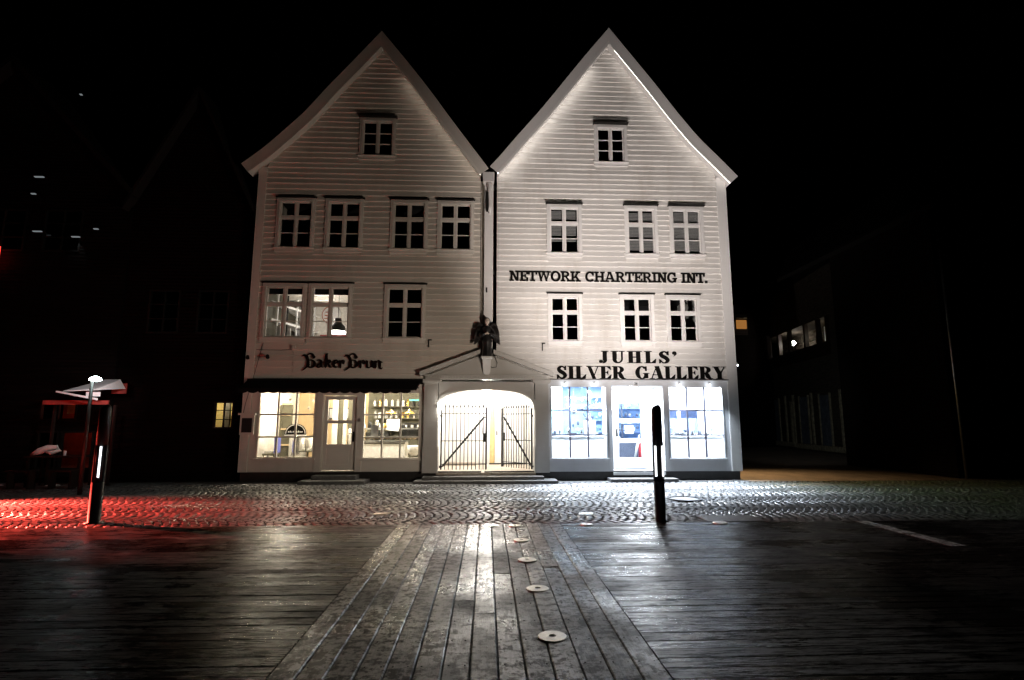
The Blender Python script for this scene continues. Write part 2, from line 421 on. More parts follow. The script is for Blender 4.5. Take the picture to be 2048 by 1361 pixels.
def intervals(x0, x1, z0, z1, holes):
    cuts = sorted([(h[0], h[1]) for h in holes if h[2] < z1-.004 and h[3] > z0+.004])
    segs = []; c = x0
    for a, b in cuts:
        if a > c+.02: segs.append((c, min(a, x1)))
        c = max(c, b)
    if c < x1-.02: segs.append((c, x1))
    return segs
def siding(house, roof, x0, x1, z0, z1, holes, m, pitch):
    """lapped boards, each row cut at the window casings"""
    wallmb = MB(); z = z0; SO = .285
    while z < z1:
        h = pitch*random.uniform(.94, 1.07); zt = min(z+h, z1)
        xl0, xl1 = max(x0, roof.xat(-1, SO, z)), max(x0, roof.xat(-1, SO, zt+.02))
        xr0, xr1 = min(x1, roof.xat(1, SO, z)), min(x1, roof.xat(1, SO, zt+.02))
        if xr0-xl0 < .06: break
        segs = []
        for a, b in intervals(xl0, xr0, z, zt, holes):       # long runs are butted from two boards
            if b-a > 2.6 and random.random() < .4: c_ = random.uniform(a+.8, b-.8); segs += [(a, c_-.0015), (c_+.0015, b)]
            else: segs.append((a, b))
        for a, b in segs:
            ta = xl1 if abs(a-xl0) < 1e-6 else a; tb = xr1 if abs(b-xr0) < 1e-6 else b
            if tb < ta: ta = tb = (ta+tb)/2
            j = random.uniform(-.003, .003); dz = random.gauss(0, .0035); dz2 = random.gauss(0, .0035)
            bv = .014; k_ = bv/(zt+.02-z); va = a+(ta-a)*k_; vb = b+(tb-b)*k_      # nosing: the lower edge is cut back
            MB().ring([[(a, FY, z+dz), (a, FY-.030+j, z+dz), (va, FY-.056+j, z+bv+dz), (ta, FY-.014, zt+.02), (ta, FY, zt+.02)][::-1],
                       [(b, FY, z+dz2), (b, FY-.030+j, z+dz2), (vb, FY-.056+j, z+bv+dz2), (tb, FY-.014, zt+.02), (tb, FY, zt+.02)][::-1]]).build('clapboard', m, house)
            wallmb.hexa([(a, FY+.002, z), (b, FY+.002, z), (b, FY+.10, z), (a, FY+.10, z), (ta, FY+.002, zt), (tb, FY+.002, zt), (tb, FY+.10, zt), (ta, FY+.10, zt)])
        for hx0, hx1, hz0, hz1 in holes:
            if hx0 < xl0 or hx1 > xr0: continue
            for (p, q) in ([(z, hz0)] if z+.004 < hz0 < zt else []) + ([(hz1, zt)] if z < hz1 < zt-.004 else []):
                f0, f1 = (p-z)/(zt-z), (q-z)/(zt-z); ya, yb = FY-.044+.03*f0, FY-.044+.03*f1
                MB().hexa([(hx0, ya, p), (hx1, ya, p), (hx1, FY+.1, p), (hx0, FY+.1, p), (hx0, yb, q), (hx1, yb, q), (hx1, FY+.1, q), (hx0, FY+.1, q)]).build('clapboard', m, house)
        z = zt
    wallmb.build('wall', m, house)

def window(house, x0, x1, z0, z1, tm, kind='six', hood=.10, lit=False):
    """x0..x1 over the casings, z0 under the apron, z1 under the hood"""
    cw = .104; zs = z0+.135
    mb = MB()
    mb.box(x0, x0+cw, FY-.075, FY+.06, zs, z1-cw); mb.box(x1-cw, x1, FY-.075, FY+.06, zs, z1-cw)
    mb.box(x0, x1, FY-.078, FY+.06, z1-cw, z1)
    mb.box(x0+cw*.55, x0+cw, FY-.092, FY-.075, zs, z1-cw*.45); mb.box(x1-cw, x1-cw*.55, FY-.092, FY-.075, zs, z1-cw*.45)
    mb.box(x0+cw, x1-cw, FY-.094, FY-.078, z1-cw, z1-cw*.5)
    wdw = mb.build('window', tm, house)
    s = MB(); s.box(x0-.03, x1+.03, FY-.10, FY+.06, zs-.028, zs); s.box(x0, x1, FY-.066, FY, z0, zs-.028); s.box(x0-.01, x1+.01, FY-.074, FY-.066, z0+.0, z0+.025)
    s.build('sill', tm, wdw)
    if hood:
        h = MB(); h.hexa([(x0-.03, FY-.085-hood, z1+.004), (x1+.03, FY-.085-hood, z1+.004), (x1+.03, FY, z1+.004), (x0-.03, FY, z1+.004),
                          (x0-.03, FY-.085-hood, z1+.024), (x1+.03, FY-.085-hood, z1+.024), (x1+.03, FY, z1+.075), (x0-.03, FY, z1+.075)])
        h.build('hood', 'hood', wdw)
    a, b, lo, hi = x0+cw, x1-cw, zs, z1-cw
    mid = (a+b)/2; mw = .023; sf = .036
    if kind == 'six': zt = lo + (hi-lo)*.655; cells = [(lo, zt-.024, 2), (zt+.024, hi, 1)]
    else: cells = [(lo, hi, 3)]
    if kind == 'six': MB().box(a, b, FY-.045, FY+.03, zt-.024, zt+.024).build('transom', tm, wdw)
    MB().box(mid-mw, mid+mw, FY-.05, FY+.03, lo, hi).build('mullion', tm, wdw)
    for (c0, c1, n) in cells:
        for (p0, p1) in ((a, mid-mw), (mid+mw, b)):
            s = MB(); y0, y1 = FY-.03, FY+.025; g = .004
            s.box(p0+g, p0+sf, y0, y1, c0+g, c1-g); s.box(p1-sf, p1-g, y0, y1, c0+g, c1-g)
            s.box(p0+sf, p1-sf, y0, y1, c0+g, c0+sf+.008); s.box(p0+sf, p1-sf, y0, y1, c1-sf, c1-g)
            q0, q1 = c0+sf+.008, c1-sf
            for k in range(1, n): zz = q0+(q1-q0)*k/n; s.box(p0+sf, p1-sf, y0+.008, y1-.01, zz-.011, zz+.011)
            for hz in (c0+.18, c1-.12): s.box(p0-.012 if p0 == a else p1+.002, p0+.002 if p0 == a else p1+.012, y0-.012, y0-.001, hz, hz+.06)
            s.build('sash', tm, wdw)
            for k in range(n):
                u0 = q0+(q1-q0)*k/n + (.011 if k else 0); u1 = q0+(q1-q0)*(k+1)/n - (.011 if k < n-1 else 0)
                tl = random.gauss(0, .0022)
                MB().hexa([(p0+sf, FY-.006+tl, u0), (p1-sf, FY-.006-tl, u0), (p1-sf, FY-.001-tl, u0), (p0+sf, FY-.001+tl, u0),
                           (p0+sf, FY-.006, u1), (p1-sf, FY-.006, u1), (p1-sf, FY-.001, u1), (p0+sf, FY-.001, u1)]).build('pane', 'glass', wdw)
    return wdw

HL = thing('wooden_house', 'cream clapboard gabled house with black awning, left of the gate', 'house', 'pair of white gabled houses', (-3.4, FY, 0))
HR = thing('wooden_house', 'white clapboard gabled house with bright silver shop, right of the gate, most strongly floodlit', 'house', 'pair of white gabled houses', (3.7, FY, 0))
LX0, LX1, RX0, RX1 = -6.88, -.115, -.10, 7.40
roof_parts(RL, HL, 'cream', 'trimc'); roof_parts(RR, HR, 'white', 'trim')
L3 = [(-6.28, -5.15), (-4.85, -3.73), (-2.92, -1.80), (-1.52, -.42)]
L2 = [(-6.53, -5.27), (-5.21, -3.94), (-3.02, -1.81)]
R3 = [(1.79, 2.86), (4.18, 5.20), (5.57, 6.64)]
R2 = [(1.80, 2.82), (3.96, 4.99), (5.36, 6.39)]
winsL = [(a, b, 6.62, 8.28, 'six', .06) for a, b in L3] + [(a, b, 3.93, 5.66, 'six', .05) for a, b in L2] + [(-3.94, -2.84, 9.56, 10.92, 'gable', .12)]
winsR = [(a, b, 6.57, 8.23, 'six', .10) for a, b in R3] + [(a, b, 3.88, 5.43, 'six', .05) for a, b in R2] + [(3.30, 4.34, 9.51, 10.88, 'gable', .14)]
hole = lambda ws: [(a+.02, b-.02, z0+.02, z1-.02) for a, b, z0, z1, _, _ in ws]
GATE = (-1.80, 1.80, 0, 3.60)      # behind the portal front
siding(HL, RL, LX0+.24, LX1, 2.86, 14.0, hole(winsL) + [(-1.40, 0.4, 0, 3.0)], 'cream', .166)
siding(HR, RR, .165, RX1-.30, 2.86, 14.0, hole(winsR) + [(-.4, 1.40, 0, 3.0)], 'white', .164)
for wv in winsL: window(HL, *wv[:4], 'trimc', wv[4], wv[5])
for wv in winsR: window(HR, *wv[:4], 'trim', wv[4], wv[5])
# corner boards and the flat strip between the two houses
bx('corner_board', 'trimc', HL, LX0, LX0+.24, FY-.070, FY+.1, .27, 9.25)
bx('corner_board', 'trim', HR, RX1-.30, RX1, FY-.070, FY+.1, .25, 9.20)
bx('party_board', 'trim', HR, RX0, .165, FY-.072, FY+.1, 3.05, 9.05)
# hull: side walls, back wall and dark floors behind the unlit windows
for H, x0, x1, m, rf in ((HL, LX0+.02, LX1-.005, 'cream', RL), (HR, RX0+.03, RX1-.02, 'white', RR)):
    bx('side_wall', m, H, x0, x0+.08, FY+.105, FY+13.9, 3.02 if H is HR else 0, 9.0); bx('side_wall', m, H, x1-.08, x1, FY+.105, FY+13.9, 3.02 if H is HL else 0, 9.0)
    bx('back_wall', m, H, x0+.085, x1-.085, FY+13.7, FY+13.9, 3.02, 9.2)
    bx('plinth', 'plinth', H, x0+.02, x1-.02, FY+.015, FY+.1, -.01, .268)
    for z in (3.02, 6.05, 8.75): bx('floor', 'void', H, x0+.09, x1-.09, FY+.106, FY+6, z, z+.12)
    bx('inner_wall', 'void', H, x0+.09, x1-.09, FY+4.4, FY+4.5, 3.16, 13.0 if H is HR else 12.8)
# sill beam over the plinth
bx('sill_beam', 'trimc', HL, LX0+.25, -1.80, FY-.03, FY+.1, .27, .30)

# --- rope lights tucked behind the verges
M['rope_r'] = emit('rope_light_bright', (1, .93, .87), 9); M['rope_m'] = emit('rope_light_mid', (1, .93, .87), 19); M['rope_l'] = emit('rope_light_dim', (1, .88, .76), 5)
def rope(roof, side, zmax, m, lab):
    A = [q for q in roof.slope(side, .311) if q[1] < zmax]
    o = MB().tube([(x, VY+.046, z) for x, z in A], .008, 6).build('rope_light', m, None); tag(o, lab, 'light strip', 'rope lights under the gable verges')
rope(RR, 1, 13.4, 'rope_r', 'rope light under the right verge of the white house'); rope(RR, -1, 13.0, 'rope_m', 'rope light under the left verge of the white house'); rope(RL, 1, 12.4, 'rope_l', 'rope light under the right verge of the cream house')
# --- rainwater head and bracket where the roofs meet
rh = thing('rainwater_head', 'small white rainwater head in the valley between the gables', 'gutter', None, (.03, FY, 8.9))
MB().prism([(-.14, 8.82), (.17, 8.82), (.19, 8.95), (.19, 9.10), (-.16, 9.10), (-.16, 8.95)], FY-.34, FY-.064).build('hopper', 'trim', rh)
MB().tube([(.03, FY-.2, 8.82), (.05, FY-.13, 8.6), (.06, FY-.10, 8.2), (.06, FY-.10, 7.9)], [.08, .05, .045, .045]).build('spout', 'trim', rh, True)
bx('bracket', 'hood', rh, -.045, .0, FY-.16, FY-.064, 7.95, 8.55)
for z, s in ((5.45, .12), ):
    tag(MB().box(-.04, .0, FY-.10, FY-.064, z, z+.14).build('iron_cramp', 'hood', None), 'small dark iron cramp on the board between the two houses', 'cramp')
# iron straps beside the first floor windows
for k, (x, z, l) in enumerate(((-1.66, 3.80, 'dark iron strap right of the single first floor window of the cream house'), (1.66, 3.72, 'dark iron strap left of the lowest left window of the white house'))):
    tag(MB().prism([(x-.05, z), (x-.02, z), (x-.02, z+.20), (x+.05, z+.20), (x+.05, z+.23), (x-.05, z+.23)], FY-.07, FY-.046).build('iron_strap', 'hood', None), l, 'strap')

# ================================================================== SHOPFRONTS
def wallbox(H, m, x0, x1, z0, z1, y0=FY-.03, y1=FY+.1, name='panel'): return bx(name, m, H, x0, x1, y0, y1, z0, z1)
M['silbar'] = plain('grey_glazing_bar', (.10, .095, .13), .6)
def shop_window(H, x0, x1, z0, z1, tm, rows, bar=.044, fr=.05, bm=None):
    bm = bm or tm
    mb = MB(); y0, y1 = FY-.045, FY+.06
    mb.box(x0, x0+fr, y0, y1, z0, z1); mb.box(x1-fr, x1, y0, y1, z0, z1); mb.box(x0+fr, x1-fr, y0, y1, z0, z0+fr); mb.box(x0+fr, x1-fr, y0, y1, z1-fr, z1)
    wd = mb.build('shop_window', tm, H)
    MB().box(x0-.04, x1+.04, y0-.06, y0-.001, z0-.03, z0+.012).build('sill', tm, wd)
    a, b, lo, hi = x0+fr, x1-fr, z0+fr, z1-fr
    zs = [lo] + [lo+(hi-lo)*r for r in rows] + [hi]; xs = [a+(b-a)*k/3 for k in range(4)]
    for k in (1, 2): MB().box(xs[k]-bar/2, xs[k]+bar/2, y0+.012, y0+.07, lo, hi).build('glazing_bar', bm, wd)
    for zz in zs[1:-1]:
        for k in range(3): MB().box(xs[k]+(bar/2 if k else 0), xs[k+1]-(bar/2 if k < 2 else 0), y0+.016, y0+.066, zz-bar/2, zz+bar/2).build('glazing_bar', bm, wd)
    for i in range(3):
        for k in range(3):
            MB().box(xs[k]+(bar/2 if k else 0), xs[k+1]-(bar/2 if k < 2 else 0), y0+.036, y0+.041, zs[i]+(bar/2 if i else 0), zs[i+1]-(bar/2 if i < 2 else 0)).build('pane', 'glass', wd)
    return wd
# ---- cream house: bakery front
shop_window(HL, -6.44, -4.83, .63, 2.52, 'trimc', (.31, .66)); shop_window(HL, -3.52, -1.88, .61, 2.52, 'trimc', (.31, .66))
wallbox(HL, 'trimc', LX0+.245, -6.44, .30, 2.86); wallbox(HL, 'trimc', -4.83, -4.62, .30, 2.86); wallbox(HL, 'trimc', -3.70, -3.52, .30, 2.86)
wallbox(HL, 'trimc', -1.88, -1.405, .30, 2.86, FY-.02)
wallbox(HL, 'trimc', -6.44, -4.83, .30, .63); wallbox(HL, 'trimc', -3.52, -1.88, .30, .61); wallbox(HL, 'trimc', -6.44, -4.83, 2.52, 2.86); wallbox(HL, 'trimc', -3.52, -1.88, 2.52, 2.86); wallbox(HL, 'trimc', -4.62, -3.70, 2.40, 2.86)
for x in (-4.80, -3.53): bx('pilaster', 'trimc', HL, x-.02 if x < -4 else x-.16, x+.16 if x < -4 else x+.02, FY-.052, FY-.031, .27, 2.5)
dr = MB()   # bakery door: stiles and rails around two panes over a panel
dx0, dx1, dy0, dy1 = -4.61, -3.71, FY+.0, FY+.05
dr.box(dx0, dx0+.11, dy0, dy1, .31, 2.39); dr.box(dx1-.11, dx1, dy0, dy1, .31, 2.39)
for a, b in ((.31, .46), (.93, 1.03), (1.61, 1.70), (2.28, 2.39)): dr.box(dx0+.11, dx1-.11, dy0, dy1, a, b)
door = dr.build('door', 'trimc', HL)
pm = MB(); pm.box(dx0+.11, dx1-.11, dy0+.012, dy1-.01, .46, .93); pm.box(dx0+.16, dx1-.16, dy0+.004, dy0+.012, .52, .87); pm.build('door_panel', 'trimc', door)
for a, b in ((1.03, 1.61), (1.70, 2.28)): bx('pane', 'glass', door, dx0+.11, dx1-.11, dy0+.02, dy0+.025, a, b)
hb = MB(); hb.box(-3.79, -3.74, dy0-.014, dy0-.001, 1.10, 1.38); hb.tube([(-3.765, dy0-.01, 1.32), (-3.765, dy0-.06, 1.32), (-3.88, dy0-.06, 1.325)], .012); hb.build('handle', 'iron', door)
bp = MB().box(-3.64, -3.57, FY-.066, FY-.053, 1.66, 1.76).build('intercom', 'steel', None); tag(bp, 'small metal bell push right of the bakery door', 'bell push')
# ---- awning
aw = thing('awning', 'black retracted shop awning with scalloped valance over the bakery front', 'awning', None, (-4.3, FY, 2.6))
MB().box(-6.74, -1.82, FY-.20, FY-.06, 2.72, 2.86).build('cassette', 'awn', aw)
cl = MB(); cl.hexa([(-6.80, FY-.62, 2.52), (-1.95, FY-.62, 2.52), (-1.90, FY-.2, 2.72), (-6.74, FY-.2, 2.72), (-6.80, FY-.62, 2.545), (-1.95, FY-.62, 2.545), (-1.90, FY-.2, 2.80), (-6.74, FY-.2, 2.80)]); cl.build('canopy', 'awn', aw)
va = []; n = 17; x0v, x1v = -6.80, -2.10
for k in range(n):
    for j in range(7):
        t = j/7; va.append((x0v+(x1v-x0v)*(k+t)/n, 2.475-.045*math.sin(math.pi*t)**.8))
va.append((x1v, 2.475)); 
vm = MB()
for (a, za), (b, zb) in zip(va[:-1], va[1:]): vm.hexa([(a, FY-.632, za), (b, FY-.632, zb), (b, FY-.622, zb), (a, FY-.622, za), (a, FY-.632, 2.56), (b, FY-.632, 2.56), (b, FY-.622, 2.56), (a, FY-.622, 2.56)])
vm.build('valance', 'awn', aw)
for x in (-6.72, -1.96): MB().tube([(x, FY-.06, 2.62), (x, FY-.34, 2.66), (x, FY-.6, 2.53)], .018).build('arm', 'iron', aw)
# ---- menu box, small spot lamps, cables left of the bakery
mbx = thing('menu_box', 'small white menu case with dark glass beside the left bakery window', 'menu case', None, (-6.7, FY, 1.6))
MB().box(-6.88, -6.50, FY-.13, FY-.059, 1.30, 1.84).build('case', 'trimc', mbx); bx('screen', 'void', mbx, -6.83, -6.55, FY-.136, FY-.131, 1.36, 1.76); bx('case_top', 'trimc', mbx, -6.93, -6.46, FY-.17, FY-.059, 1.842, 1.90)
def spotlet(name, lab, x, y, z, m='hood', dx=.06):
    t = thing(name, lab, 'spot lamp', None, (x, y, z))
    MB().lathe((x, y-.03, z), [(.035, -.03), (.04, 0), (.03, .03)], 10).build('base', m, t)
    MB().tube([(x, y-.03, z+.01), (x+dx*.5, y-.14, z+.04), (x+dx, y-.2, z-.02)], [.015, .045, .05], 8).build('head', m, t)
    return t
spotlet('spot_lamp', 'dark spot lamp on the left corner board above the awning', -6.80, FY-.06, 3.45)
spotlet('spot_lamp', 'dark spot lamp on the boards left of the blackletter sign', -6.25, FY-.05, 3.47)
jb = thing('junction_box', 'small square junction box under the lit first floor windows', 'junction box', None, (-5.55, FY, 3.8))
bx('box', 'trimc', jb, -5.59, -5.50, FY-.10, FY-.047, 3.72, 3.82); MB().tube([(-6.6, FY-.052, 3.70), (-5.9, FY-.052, 3.69), (-5.6, FY-.052, 3.71)], .007, 5).build('cable', 'hood', jb); MB().tube([(-5.545, FY-.052, 3.72), (-5.54, FY-.052, 2.9)], .006, 5).build('cable', 'trimc', jb)
tag(MB().tube([(-6.42, FY-.055, 3.9), (-6.52, FY-.066, 3.4), (-6.62, FY-.075, 2.9), (-6.78, FY-.075, 2.2), (-6.83, FY-.075, 1.9)], .007, 5).build('cable', 'hood', None), 'thin dark cable hanging down the left corner of the cream house', 'cable')

# ---- white house: silver gallery front
shop_window(HR, 1.85, 3.50, .61, 2.70, 'shopw', (.315, .665), .042, .035, 'silbar'); shop_window(HR, 5.31, 6.95, .60, 2.70, 'shopw', (.315, .665), .042, .035, 'silbar')
wallbox(HR, 'shopw', 1.405, 1.85, .25, 2.845, FY-.02); wallbox(HR, 'shopw', 3.50, 3.65, .25, 2.845, FY-.028); wallbox(HR, 'shopw', 5.16, 5.31, .25, 2.845, FY-.028); wallbox(HR, 'shopw', 6.95, 7.095, .25, 2.845)
wallbox(HR, 'shopw', 1.85, 3.50, .25, .61); wallbox(HR, 'shopw', 5.31, 6.95, .25, .60); wallbox(HR, 'shopw', 1.85, 3.50, 2.70, 2.845); wallbox(HR, 'shopw', 5.31, 6.95, 2.70, 2.845); wallbox(HR, 'shopw', 3.65, 5.16, 2.70, 2.845)
bx('cornice', 'shopw', HR, 1.83, 7.12, FY-.115, FY-.031, 2.835, 2.868); bx('drip_strip', 'hood', HR, 1.83, 7.12, FY-.125, FY-.047, 2.870, 2.885)
# recessed entrance
M['recess'] = paint('bright_white_entrance_paint', (.80, .82, .84), .1)
RY = FY+.9
bx('entrance_wall', 'recess', HR, 3.57, 3.649, FY+.101, RY+.1, .22, 2.84); bx('entrance_wall', 'recess', HR, 5.161, 5.25, FY+.101, RY+.1, .22, 2.84)
bx('entrance_ceiling', 'recess', HR, 3.65, 5.16, FY+.101, RY+.1, 2.705, 2.84); bx('entrance_floor', 'recess', HR, 3.65, 5.16, FY-.04, RY+.1, .15, .232)
bx('door_frame', 'recess', HR, 3.65, 3.93, RY, RY+.08, .233, 2.704); bx('door_frame', 'recess', HR, 4.90, 5.16, RY, RY+.08, .233, 2.704); bx('door_frame', 'recess', HR, 3.93, 4.90, RY, RY+.08, 2.36, 2.704)
dr = MB(); a, b = 3.94, 4.89
dr.box(a, a+.11, RY+.02, RY+.07, .27, 2.35); dr.box(b-.14, b, RY+.02, RY+.07, .27, 2.35)
zz = [(.27, .58), (1.02, 1.15), (1.62, 1.75), (2.24, 2.35)]
for p, q in zz: dr.box(a+.11, b-.14, RY+.02, RY+.07, p, q)
dR = dr.build('door', 'recess', HR)
for p, q in ((.58, 1.02), (1.15, 1.62), (1.75, 2.24)): bx('pane', 'glass', dR, a+.11, b-.14, RY+.04, RY+.045, p, q)
hb = MB(); hb.box(a+.03, a+.08, RY+.005, RY+.019, 1.22, 1.46); hb.tube([(a+.055, RY+.01, 1.41), (a+.055, RY-.05, 1.41), (a+.17, RY-.05, 1.41)], .012); hb.build('handle', 'iron', dR)
pl = bx('number_plate', 'shopw', None, 4.26, 4.43, FY-.136, FY-.126, 2.665, 2.83); tag(pl, 'small square house number plate over the recessed shop door', 'number plate')

# ================================================================== LETTERING
def arcp(cx, cy, rx, ry, tx, ty, a0, a1, n=12):     # part of a ring whose stroke is tx wide at the sides, ty at top and bottom
    out = []
    for k in range(n):
        t0, t1 = rad(a0+(a1-a0)*k/n), rad(a0+(a1-a0)*(k+1)/n)
        out.append([(cx+(rx-tx)*math.cos(t0), cy+(ry-ty)*math.sin(t0)), (cx+rx*math.cos(t0), cy+ry*math.sin(t0)), (cx+rx*math.cos(t1), cy+ry*math.sin(t1)), (cx+(rx-tx)*math.cos(t1), cy+(ry-ty)*math.sin(t1))])
    return out
def rc(x0, y0, x1, y1): return [[(x0, y0), (x1, y0), (x1, y1), (x0, y1)]]
def dg(x0, y0, x1, y1, wx): return [[(x0, y0), (x0+wx, y0), (x1+wx, y1), (x1, y1)]]
def strk(P):         # polyline with a width at each point: (x, y, w)
    P = [tuple(map(float, p)) for p in P]; D = [(x, y) for x, y, _ in P]
    fine = catmull([(p[0], p[1]) for p in P], 4); ww = catmull([(p[2], 0.) for p in P], 4)
    L, R = [], []
    for i in range(len(fine)):
        a, b = fine[max(i-1, 0)], fine[min(i+1, len(fine)-1)]
        tx, ty = b[0]-a[0], b[1]-a[1]; l = math.hypot(tx, ty) or 1; h = max(.5e-3, ww[i][0]/2)
        L.append((fine[i][0]-ty/l*h, fine[i][1]+tx/l*h)); R.append((fine[i][0]+ty/l*h, fine[i][1]-tx/l*h))
    return [[R[i], R[i+1], L[i+1], L[i]] for i in range(len(fine)-1)]
def slab(ch):
    s, h = .20, .135
    if ch == 'I': return .50, rc(0,0,.5,h)+rc(0,1-h,.5,1)+rc(.15,h,.35,1-h)
    if ch == 'N': return 1.02, rc(0,0,.42,h)+rc(.12,h,.29,1-h)+rc(0,1-h,.29,1)+dg(.64,0,.10,1,.27)+rc(.75,0,.91,1-h)+rc(.6,1-h,1.02,1)
    if ch == 'E': return .84, rc(0,0,.84,h)+rc(0,1-h,.82,1)+rc(.12,h,.32,1-h)+rc(.32,.44,.58,.56)+rc(.52,.34,.62,.66)+rc(.70,h,.84,.34)+rc(.68,.68,.82,1-h)
    if ch == 'T': return .90, rc(.2,0,.7,h)+rc(.35,h,.55,1-h)+rc(0,1-h,.9,1)+rc(0,.66,.14,1-h)+rc(.76,.66,.9,1-h)
    if ch == 'W': return 1.36, rc(-.02,1-h,.42,1)+rc(.94,1-h,1.38,1)+rc(.5,1-h,.86,1)+dg(.30,0,.10,1-h,.2)+dg(.30,0,.56,1-h,.14)+dg(.84,0,.60,1-h,.2)+dg(.86,0,1.10,1-h,.14)
    if ch == 'O': return 1.00, arcp(.5,.5,.5,.52,.215,.155,0,360,28)
    if ch == 'C': return .92, arcp(.5,.5,.5,.52,.215,.155,42,318,22)+rc(.74,.62,.88,1.0)+rc(.74,.70,.80,.86)
    if ch == 'G': return 1.00, arcp(.5,.5,.5,.52,.215,.155,42,330,22)+rc(.74,.62,.88,1.0)+rc(.56,.34,1.0,.47)+rc(.74,.04,.90,.36)
    if ch == 'R': return .98, rc(0,0,.44,h)+rc(.12,h,.32,1-h)+rc(0,1-h,.5,1)+arcp(.5,.725,.36,.275,.19,.13,-90,90,12)+rc(.32,.45,.5,.58)+dg(.66,h,.42,.5,.22)+rc(.64,0,.98,h)
    if ch == 'K': return 1.04, rc(0,0,.44,h)+rc(.12,h,.32,1-h)+rc(0,1-h,.44,1)+dg(.30,.34,.64,1-h,.20)+dg(.66,h,.40,.56,.24)+rc(.56,0,1.04,h)+rc(.54,1-h,1.0,1)
    if ch == 'H': return 1.06, rc(0,0,.44,h)+rc(0,1-h,.44,1)+rc(.62,0,1.06,h)+rc(.62,1-h,1.06,1)+rc(.12,h,.32,1-h)+rc(.74,h,.94,1-h)+rc(.32,.43,.74,.57)
    if ch == 'A': return 1.08, rc(-.02,0,.40,h)+rc(.66,0,1.10,h)+dg(.10,h,.38,1,.15)+dg(.74,h,.44,1,.22)+rc(.30,1-h,.60,1)+rc(.28,.26,.80,.38)
    if ch == '.': return .24, rc(0,0,.22,.2)
    return .42, []
def roman(ch):        # fat high-contrast capitals
    s, t, q = .27, .075, .05
    if ch == 'I': return .52, rc(0,0,.52,q)+rc(0,1-q,.52,1)+rc(.125,q,.395,1-q)
    if ch == 'J': return .66, rc(.16,1-q,.66,1)+rc(.28,.22,.54,1-q)+arcp(.27,.24,.27,.27,.20,.06,-100,0,10)+arcp(.12,.13,.125,.125,.1249,.1249,0,360,14)
    if ch == 'U': return .98, rc(0,1-q,.52,1)+rc(.62,1-q,.98,1)+rc(.12,.34,.39,1-q)+rc(.76,.34,.84,1-q)+arcp(.48,.34,.36,.36,.25,.10,180,290,12)+arcp(.48,.34,.36,.36,.08,.10,290,360,8)
    if ch == 'H': return 1.06, rc(0,0,.5,q)+rc(0,1-q,.5,1)+rc(.56,0,1.06,q)+rc(.56,1-q,1.06,1)+rc(.115,q,.385,1-q)+rc(.675,q,.945,1-q)+rc(.385,.46,.675,.54)
    if ch == 'L': return .84, rc(0,0,.78,q)+rc(0,1-q,.52,1)+rc(.115,q,.385,1-q)+[[(.5,q),(.78,0),(.84,.36),(.79,.36)]]+[[(.385,q),(.6,q),(.385,.10)]]
    if ch == 'S': return .80, strk([(.66,.80,.07),(.50,.94,.09),(.30,.94,.14),(.16,.78,.23),(.26,.60,.27),(.52,.44,.27),(.66,.24,.24),(.52,.06,.14),(.30,.05,.09),(.12,.22,.06)])+[[(.60,.70),(.72,.66),(.72,1.02),(.66,1.0)]]+[[(.04,-.02),(.10,0),(.16,.28),(.04,.34)]]
    if ch == "'": return .34, arcp(.14,.86,.14,.14,.1399,.1399,0,360,14)+strk([(.22,.88,.10),(.24,.76,.09),(.10,.58,.02)])
    if ch == 'V': return .98, rc(0,1-q,.52,1)+rc(.64,1-q,1.0,1)+dg(.42,0,.10,1-q,.28)+dg(.46,0,.80,1-q,.075)
    if ch == 'E': return .90, rc(0,0,.82,q)+rc(0,1-q,.80,1)+rc(.115,q,.385,1-q)+rc(.385,.47,.56,.53)+[[(.54,.47),(.62,.32),(.62,.68),(.54,.53)]]+[[(.56,q),(.82,0),(.88,.34),(.83,.34)]]+[[(.56,1-q),(.83,.70),(.84,.70),(.80,1)]]
    if ch == 'R': return 1.04, rc(0,0,.5,q)+rc(0,1-q,.5,1)+rc(.115,q,.385,1-q)+arcp(.5,.735,.40,.265,.26,.06,-90,90,14)+rc(.385,.47,.5,.53)+strk([(.46,.50,.1),(.60,.40,.24),(.72,.18,.27),(.90,.02,.12),(1.04,.05,.03)])
    if ch == 'G': return 1.06, arcp(.5,.5,.5,.52,.28,.07,40,320,26)+rc(.60,.42,1.06,.47)+rc(.70,.06,.96,.42)+[[(.76,.66),(.86,.62),(.86,1.0),(.80,1.0)]]
    if ch == 'A': return 1.10, rc(0,0,.36,q)+rc(.56,0,1.10,q)+dg(.14,q,.48,1,.07)+dg(.70,q,.42,1.02,.30)+rc(.24,.30,.72,.36)
    if ch == 'Y': return 1.02, rc(0,1-q,.52,1)+rc(.66,1-q,1.04,1)+rc(.26,0,.78,q)+rc(.385,q,.655,.45)+dg(.385,.42,.10,1-q,.29)+dg(.58,.42,.84,1-q,.075)
    return .5, []
def letter_mesh(polys, sx, sz, x, z, yf, th, fat=0):
    mb = MB()
    for k, p in enumerate(polys):
        q = [(x+a*sx, z+b*sz) for a, b in p]; mx = sum(a for a, b in q)/len(q)
        if fat: q = [(a+math.copysign(fat, a-mx), b) for a, b in q]
        ar = sum(q[i][0]*q[(i+1) % len(q)][1]-q[(i+1) % len(q)][0]*q[i][1] for i in range(len(q)))
        if abs(ar) < 1e-9: continue
        if ar < 0: q = q[::-1]
        mb.prism(q, yf - .0004*(k % 5), yf+th)
    return mb
